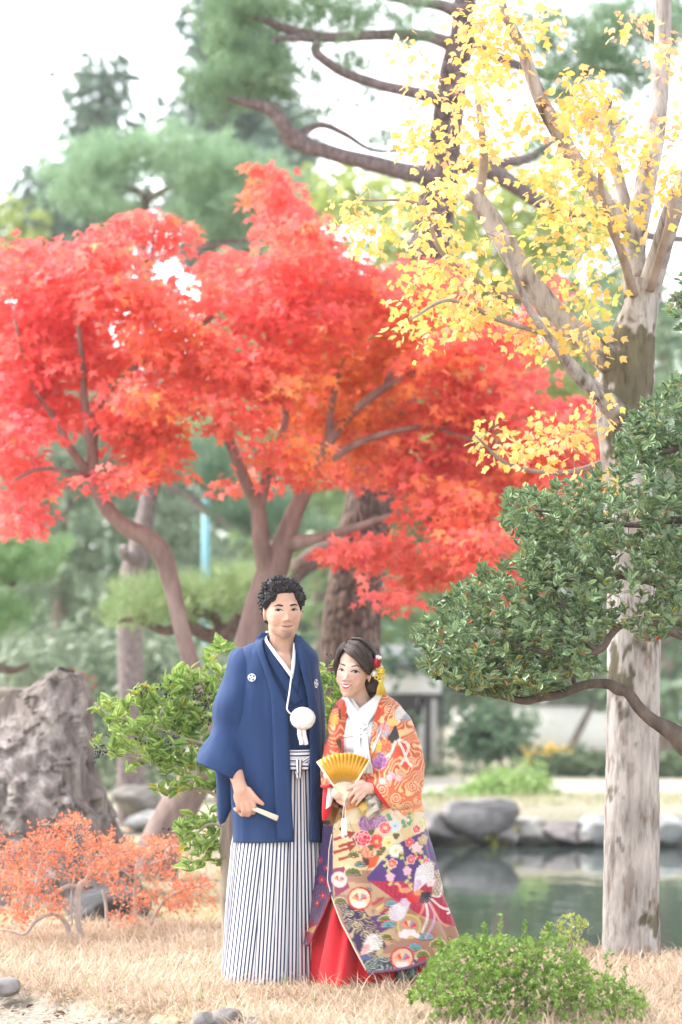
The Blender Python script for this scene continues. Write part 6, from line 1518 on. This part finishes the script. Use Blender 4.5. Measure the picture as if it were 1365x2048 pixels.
# hair: swept cap, side locks, low bun
parts = [hb_.ell((0, .036, .056), (.086, .098, .086), 32, 20), hb_.ell((0, .070, -.01), (.080, .062, .075)), hb_.ell((.075, .075, -.060), (.052, .050, .045)), hb_.ell((.02, .105, -.05), (.06, .035, .045)), hb_.ell((.072, .010, .040), (.018, .045, .040)), hb_.ell((-.070, .000, .035), (.014, .040, .050)), hb_.ell((0, .03, .115), (.055, .060, .034))]
V, F = remesh(parts, .004, 4)
ql = hb_.inv(V); ang = np.arctan2(ql[:, 2] - .03, ql[:, 0])
st_ = vnoise(np.stack([ang * 26, ql[:, 1] * 16, 0 * ang], -1), 1.0)
V = V + (unit(ql - np.array((0, .03, .04))) * (.004 * (st_ - .5))[:, None]) @ hb_.R.T
hair2 = link('hair', mesh('hair', V, F, BROWNH, np.repeat((.55 + 1.1 * st_)[:, None], 3, 1)), bride)
mb = MB()
def locks(p0, p1, n, r, j=.004):
    for i in range(n):
        t = (i + .5) / n
        pts = np.array([np.array(a_) * (1 - t) + np.array(b_) * t for a_, b_ in zip(p0, p1)]) + rng.normal(size=(len(p0), 3)) * j * np.linspace(.3, 1, len(p0))[:, None]
        w = smooth_path(pts, 6); V, F = tube(hb_.w(w), r * np.interp(np.linspace(0, 1, len(w)), (0, .25, .8, 1), (.5, 1, .9, .25)), 6); mb.add(V, F, np.ones(3) * rng.uniform(.6, 1.9))
# fringe swept from the parting down past the temple to the ear, the other side tucked back
locks([(-.040, -.062, .100), (.008, -.084, .080), (.044, -.080, .050), (.069, -.056, .016), (.082, -.012, -.006)], [(-.028, -.030, .138), (.025, -.040, .132), (.066, -.035, .100), (.086, -.018, .050), (.088, .010, .010)], 30, .0065)
locks([(-.042, -.060, .100), (-.058, -.062, .080), (-.070, -.046, .046), (-.075, -.030, .004), (-.074, -.014, -.030)], [(-.036, -.030, .136), (-.066, -.026, .108), (-.084, -.014, .060), (-.086, .002, .012), (-.080, .018, -.03)], 16, .0055)
locks([(-.03, .0, .148), (.03, .0, .145), (.085, .03, .08), (.09, .06, .02), (.08, .09, -.03)], [(-.03, .06, .14), (.03, .07, .135), (.08, .10, .07), (.08, .12, .0), (.06, .12, -.04)], 18, .007)
locks([(.04, .105, -.01), (.10, .085, -.03), (.125, .07, -.065), (.09, .055, -.10), (.05, .07, -.10)], [(.03, .12, -.03), (.08, .12, -.04), (.105, .11, -.07), (.08, .10, -.105), (.05, .10, -.10)], 14, .007)
stuff(mb.build('locks', BROWNH, hair2))
# hair ornament: red and white blossoms, yellow cord flower with tassel
orn = link('hair_ornament', mesh('hair_ornament', *ellipsoid(b(757, 1338, -.045), (.020, .012, .034)), plain_mat('gold pin', (.55, .40, .12), .35, 0, 40, .1, .5, 0, .6)), bride)
PETR, PETW, PETY = plain_mat('crimson silk', (.42, .012, .035), .6, .1, 300, .15), plain_mat('white blossom', (.80, .78, .76), .7, .1, 300, .05), plain_mat('yellow silk', (.72, .54, .07), .5, .1, 300, .1)
def pom(x, y, o_, r, mat, n, name='blossom'):
    mb = MB(); c0 = b(x, y, o_); dv = rdir(n)
    V, F = ellipsoid(c0, (r * .8,) * 3, 16, 10); mb.add(V, F)
    V, F, C = scatter(small_leaf(.4, .15), c0 + dv * r * .6, frames(unit(dv + rng.normal(size=dv.shape) * .4), rdir(n)), np.full(n, r * .6), np.ones((n, 3))); mb.add(V, F)
    return mb.build(name, mat, orn)
pom(753, 1326, -.062, .021, PETR, 70); pom(750, 1347, -.062, .015, PETW, 50); pom(762, 1337, -.055, .013, PETW, 40); pom(757, 1316, -.05, .014, PETW, 40); pom(763, 1343, -.068, .017, PETY, 50)
for k in range(5):
    t = np.linspace(0, 6.283, 15); a0 = k * 1.2566 + .4
    cx_, cy_ = 761 + 7 * math.cos(a0), 1353 + 5 * math.sin(a0)
    w = np.array([b(cx_ + 5 * math.cos(u), cy_ + 4 * math.sin(u), -.078) for u in t]); V, F = tube(w, np.full(15, .0022), 6); link('cord_loop', mesh('cord_loop', V, F, PETY), orn)
mb = MB()
V, F = ellipsoid(b(762, 1363, -.075), (.010, .009, .009), 14, 10); mb.add(V, F)
for i in range(90):
    a0 = rng.uniform(0, 6.283); r0 = math.sqrt(rng.random())
    w = np.array([b(762 + 3 * r0 * math.cos(a0), 1365, -.075 + .006 * r0 * math.sin(a0)), b(762 + 8 * r0 * math.cos(a0), 1377, -.075 + .014 * r0 * math.sin(a0)), b(762.5 + 11 * r0 * math.cos(a0), 1391 - rng.random(), -.075 + .02 * r0 * math.sin(a0))])
    V, F = tube(w, [.0012, .0013, .0012], 4); mb.add(V, F)
stuff(mb.build('tassel', PETY, orn))

# robe
ROBE = col_mat('embroidered silk', .55, .35, .1, .5, 900); REDL = plain_mat('red silk lining', (.56, .010, .018), .6, .15, 200, .1, .3, .2)
RS = Shell([(1388, 692, 772, .04, .05), (1398, 682, 786, .04, .075), (1412, 672, 802, .035, .095), (1440, 664, 814, .03, .115), (1490, 658, 828, .02, .14), (1560, 653, 836, .02, .165), (1640, 650, 845, .03, .18), (1700, 645, 858, .05, .20), (1780, 630, 880, .08, .245), (1850, 595, 904, .12, .30), (1880, 580, 914, .14, .33), (1960, 566, 930, .16, .36)], BD, 2.2)
el = [(1388, 694), (1405, 686), (1440, 679), (1490, 677), (1540, 678), (1600, 696), (1640, 694), (1700, 690), (1760, 682), (1792, 666), (1850, 642), (1900, 616)]
er = [(1388, 766), (1405, 758), (1440, 748), (1490, 740), (1540, 730), (1600, 688), (1640, 672), (1700, 660), (1760, 657), (1792, 665), (1850, 687), (1900, 712), (1950, 738)]
hemx = [(0, 1946), (.06, 1938), (.12, 1925), (.2, 1908), (.27, 1893), (.33, 1882), (.4, 1888), (.5, 1925), (.62, 1930), (.72, 1895), (.8, 1866), (.88, 1868), (1., 1892)]
hemf = lambda t: np.interp(t, [a_ for a_, _ in hemx], [b_ for _, b_ in hemx])
nr, nu = 280, 400
V = RS.wrap(el, er, hemf, nr, nu)
nv = vnormals(V, False)
dn = np.clip((1.05 - V[..., 2]) / .8, 0, 1)
tt_ = np.linspace(0, 1, nu)[None]
fold = dn * (.018 * np.sin(tt_ * 60 + 6 * fbm(V * (1, 1, .3), 3, 2)) * sstep(.0, .12, tt_) + .050 * fbm(V * (1, 1, .25), 5, 3, 5)) + .022 * fbm(V * (1, 1, .5), 9, 3, 2)
V = V + nv * fold[..., None]
V[..., 1] += .030 * sstep(.86, .92, tt_) * sstep(1.05, .95, (1.3 - V[..., 2] + .02) / .92) * (V[..., 2] > .38)
robe = sheet('wedding_robe', V, ROBE, bride, cloth_col(V), .005, off=-1.)
# padded hem roll in red along the opening and hem
ed = V[nr // 2:, 0]; w = ed[::4]; Vt, Ft = tube(w - nv[nr // 2::4, 0] * .002, np.full(len(w), .0045), 8); link('edge_piping', mesh('edge_piping', Vt, Ft, plain_mat('cream piping', (.62, .52, .42), .6, .1, 200)), robe)
ed = V[nr // 2:, -1]; w = ed[ed[:, 2] < .385][::4]; Vt, Ft = tube(w, np.full(len(w), .0045), 8); link('edge_piping', mesh('edge_piping', Vt, Ft, plain_mat('dark red piping', (.30, .03, .04), .6, .1, 200)), robe)
w = V[-1, ::4]; Vt, Ft = tube(w, np.full(len(w), .008), 8); link('hem_roll', mesh('hem_roll', Vt, Ft, plain_mat('plum hem', (.16, .07, .14), .6, .1, 200)), robe)
# red under-robe seen in the opening
RU = Shell([(1600, 668, 800, .03, .12), (1700, 660, 815, .06, .15), (1780, 644, 825, .08, .19), (1850, 628, 832, .10, .23), (1955, 603, 836, .12, .265)], BD, 2.2)
V = ringloft([(RU.at(y)[0], y, RU.at(y)[1], y, RU.at(y)[2], RU.at(y)[3]) for y in (1620, 1700, 1780, 1850, 1900, 1955)], BD, 200, 10)
a_ = np.arange(200) * 2 * math.pi / 200
k_ = np.linspace(0, 1, len(V))[:, None]
V = V + vnormals(V, True) * (k_ * (.022 * np.sin(a_ * 15 + 1.2) + .02 * fbm(V * (1, 1, .3), 5, 2)))[..., None]
V[..., 1] -= .10 * np.exp(-((V[..., 0] - P(668, 1900, BD)[0]) / .07) ** 2) * k_ * (V[..., 1] < BD)
link('under_robe', mesh('under_robe', V.reshape(-1, 3), grid_faces(len(V), 200, True), REDL), bride)
# trailing inner hem on the grass under the raised side
TR = ringloft([(745, 1870, 838, 1870, .12, .14), (742, 1910, 846, 1905, .10, .16), (742, 1952, 850, 1946, .07, .19)], BD, 160, 12)
TR = TR + vnormals(TR, True) * (.016 * np.sin(np.arange(160) * .55 + 1)[None] + .02 * fbm(TR, 8, 2))[..., None]
link('inner_hem', mesh('inner_hem', TR.reshape(-1, 3), grid_faces(len(TR), 160, True), ROBE, cloth_col(TR)), robe)
# sleeves
def sleeve(rows, nu, n, fa, seed, mat=ROBE, col=True, name='sleeve', par=None, t=.004):
    V = ringloft(rows, BD, nu, n)
    V = V + vnormals(V, True) * (fa * 2 * fbm(V * (1, 1, .6), 9, 3, seed))[..., None] * np.clip(np.arange(len(V)) / 10, 0, 1)[:, None, None]
    o = link(name, mesh(name, V.reshape(-1, 3), grid_faces(len(V), nu, True), mat, cloth_col(V) if col else None), par or robe)
    solid(o, t); return V, o
V, so = sleeve([(768, 1404, 784, 1408, .04, .02), (756, 1400, 798, 1412, .03, .065), (752, 1412, 814, 1430, .01, .09), (750, 1440, 828, 1462, -.01, .105), (750, 1480, 840, 1510, -.03, .12), (750, 1515, 843, 1562, -.06, .12), (747, 1540, 832, 1606, -.09, .105), (742, 1554, 806, 1622, -.12, .085), (737, 1560, 779, 1616, -.15, .06)], 210, 20, .020, 21)
w = np.vstack([V[-1], V[-1][:1]]); Vt, Ft = tube(w, np.full(len(w), .0085), 8); link('cuff', mesh('cuff', Vt, Ft, REDL), so)
GOLDL = col_mat('yellow white under sleeve', .6, .3, .1, .4)
V = ringloft([(738, 1578, 764, 1604, -.14, .03), (730, 1594, 760, 1622, -.155, .022), (716, 1606, 744, 1634, -.165, .014), (704, 1620, 722, 1644, -.165, .006)], BD, 90, 14)
V = V + vnormals(V, True) * (.022 * fbm(V * (1, 1, 1), 22, 2, 4))[..., None]
cc = np.where((fbm(V, 12, 2, 3) * .03 + V[..., 0] < P(731, 1600, BD)[0])[..., None], np.array((.74, .50, .07)), np.array((.78, .74, .68)))
solid(link('under_sleeve', mesh('under_sleeve', V.reshape(-1, 3), grid_faces(len(V), 70, True), GOLDL, cc.reshape(-1, 3)), so), .003)
V, so = sleeve([(690, 1402, 704, 1400, .05, .01), (677, 1404, 708, 1404, .04, .05), (664, 1426, 698, 1430, .01, .068), (654, 1475, 688, 1478, -.03, .075), (648, 1520, 682, 1522, -.08, .08), (644, 1556, 674, 1556, -.11, .065), (645, 1572, 669, 1570, -.125, .05)], 130, 22, .014, 33)
w = np.vstack([V[-1], V[-1][:1]]); Vt, Ft = tube(w, np.full(len(w), .008), 8); link('cuff', mesh('cuff', Vt, Ft, REDL), so)
V = ringloft([(647, 1572, 670, 1568, -.10, .045), (645, 1600, 668, 1598, -.10, .04), (644, 1625, 664, 1622, -.09, .032), (645, 1642, 658, 1636, -.08, .02)], BD, 60, 8)
link('under_sleeve', mesh('under_sleeve', V.reshape(-1, 3), grid_faces(len(V), 60, True), REDL), so)
V = ringloft([(656, 1574, 674, 1572, -.14, .02), (654, 1596, 668, 1594, -.145, .018), (652, 1618, 662, 1612, -.135, .012)], BD, 40, 8)
link('sleeve_lining', mesh('sleeve_lining', V.reshape(-1, 3), grid_faces(len(V), 40, True), WHITEC), so)
# white under-kimono, collar, sash cord and tassels
WK = Shell([(1388, 698, 762, .04, .045), (1405, 684, 776, .035, .07), (1440, 674, 790, .03, .095), (1500, 668, 800, .02, .125), (1560, 666, 805, .02, .14), (1620, 664, 808, .02, .14)], BD, 2.2)
V = WK.wrap([(1388, 700), (1420, 722), (1440, 726), (1620, 726)], [(1388, 756), (1420, 716), (1440, 714), (1620, 714)], lambda t: 1600 + 0 * t, 60, 150)
wk = sheet('white_kimono', V, WHITEC, bride, t=.003)
def bstrip(name, a, b_, out, mat, bulge=.003, m=6, t=.003): return sheet(name, WK.strip(a, b_, out, 8, m, bulge), mat, wk, t=t)
bstrip('collar', [(684, 1396), (690, 1415), (700, 1435), (722, 1462)], [(693, 1384), (702, 1402), (716, 1420), (740, 1440)], .014, WHITEC)
bstrip('collar', [(757, 1384), (742, 1400), (722, 1418), (700, 1442)], [(774, 1390), (760, 1414), (742, 1440), (722, 1470)], .020, WHITEC)
SASH = plain_mat('white brocade', (.76, .76, .80), .45, .4, 160, .08, .4)
bstrip('sash', [(676, 1436), (700, 1438), (722, 1440), (748, 1440)], [(674, 1500), (700, 1502), (722, 1504), (742, 1504)], .010, SASH, .006)
w = smooth_path(np.array([WK.front(x, y, .024) for x, y in ((676, 1473), (692, 1472), (708, 1470), (722, 1466), (735, 1464))]), 6); link('sash_cord', mesh('sash_cord', *tube(w, np.full(len(w), .0055), 8, .1, 80), WHITEC), wk)
for k, (x, y) in enumerate(((716, 1452), (730, 1450), (722, 1458))):
    t = np.linspace(0, 6.283, 17); w = np.array([WK.front(x + (7, 6, 4)[k] * math.cos(u), y + 5 * math.sin(u), .032) for u in t]); link('cord_bow', mesh('cord_bow', *tube(w, np.full(17, .0034), 7), WHITEC), wk)
for x0, x1, yb in ((713, 716, 1545), (728, 734, 1548)):
    mb = MB(); V, F = ellipsoid(WK.front(x0 + 2, 1474, .036), (.016, .012, .014), 16, 10); mb.add(V, F)
    for i in range(70):
        u = rng.uniform(-1, 1); v = rng.uniform(-1, 1)
        w = np.array([WK.front(x0 + 2 + 5 * u, 1476, .036 + .006 * v), WK.front(x0 + 3 + 7 * u, 1505, .040 + .008 * v), WK.front(x1 + 3 + 9 * u, yb - 5 * rng.random(), .044 + .010 * v)])
        V, F = tube(w, [.0022, .0022, .0018], 5); mb.add(V, F)
    stuff(mb.build('tassel', WHITEC, wk))

# open gold fan
fan = thing('folding_fan', 'open gold folding fan held before the embroidered robe in both hands', 'fan', b(690, 1600, HO))
GOLD = plain_mat('gold paper', (.70, .36, .022), .38, .05, 60, .08, .5, 0, .15)
pv_ = (689, 1603); NB = 13
a0, a1 = math.radians(-124), math.radians(-58); r0, r1 = 40, 97
step = (a1 - a0) / (2 * NB)
fw = lambda r, a, o_: b(pv_[0] + r * math.cos(a), pv_[1] + r * math.sin(a), HO - .022 + o_)
for k in range(NB):
    V = [fw(r, a0 + step * (2 * k + j), (.010 if j == 1 else -.010) * (r / r1)) for j in range(3) for r in (r0, (r0 + r1) / 2, r1)]
    F = np.array([(0, 1, 4, 3), (1, 2, 5, 4), (3, 4, 7, 6), (4, 5, 8, 7)])
    solid(link('fan_fold', mesh('fan_fold', np.array(V), F, GOLD, None, False), fan), .0006)
for k in range(NB + 1):
    a = a0 + step * 2 * k
    w0, w1 = fw(-6, a, -.001 - .0003 * k), fw(r0 + 12 if 0 < k < NB else r1, a, -.006 if k in (0, NB) else 0.)
    sd = unit(np.cross(w1 - w0, (0, 1., 0)))
    hw0, hw1 = (.0022, .0026) if 0 < k < NB else (.003, .005)
    th_ = np.array((0, .0009, 0))
    V = np.array([w0 - sd * hw0 - th_, w0 + sd * hw0 - th_, w0 + sd * hw0 + th_, w0 - sd * hw0 + th_, w1 - sd * hw1 - th_, w1 + sd * hw1 - th_, w1 + sd * hw1 + th_, w1 - sd * hw1 + th_])
    F = np.array([(0, 3, 2, 1), (4, 5, 6, 7), (0, 1, 5, 4), (1, 2, 6, 5), (2, 3, 7, 6), (3, 0, 4, 7)])
    link('rib', mesh('rib', V, F, BONE, None, False), fan)
for x in (686, 691):
    w = smooth_path(np.array([b(689, 1604, HO - .03), b(x + .5, 1622, HO - .02), b(x, 1638, HO - .015)]), 5); tc_ = link('tassel_cord', mesh('tassel_cord', *tube(w, np.full(len(w), .0013), 6), WHITEC), fan)
    w = np.array([b(x, 1637, HO - .015), b(x, 1640, HO - .015), b(x + .5, 1656, HO - .015), b(x + .6, 1676 - (x - 686), HO - .015)]); link('tassel', mesh('tassel', *tube(w, [.005, .0065, .0068, .0072], 14), WHITEC), tc_)
# ------------------------------------------------------------------ added haze volume: stands in for overexposure and glare that wash out the distance
hz = bpy.data.materials.new('haze'); hz.use_nodes = True
hn = hz.node_tree.nodes; hn.remove(hn['Principled BSDF'])
pvn = hn.new('ShaderNodeVolumePrincipled'); pvn.inputs['Color'].default_value = (.95, .97, 1.0, 1); pvn.inputs['Density'].default_value = 0.0008; pvn.inputs['Anisotropy'].default_value = 0.3
hz.node_tree.links.new(pvn.outputs[0], hn['Material Output'].inputs['Volume'])
V, F = box((0, 400, 8.5), (2200, 3200, 21))
ho = stuff(link('haze', mesh('haze', V, F, hz, None, False)))
tag(ho, 'added pale haze standing in for glare over the whole garden', 'haze')
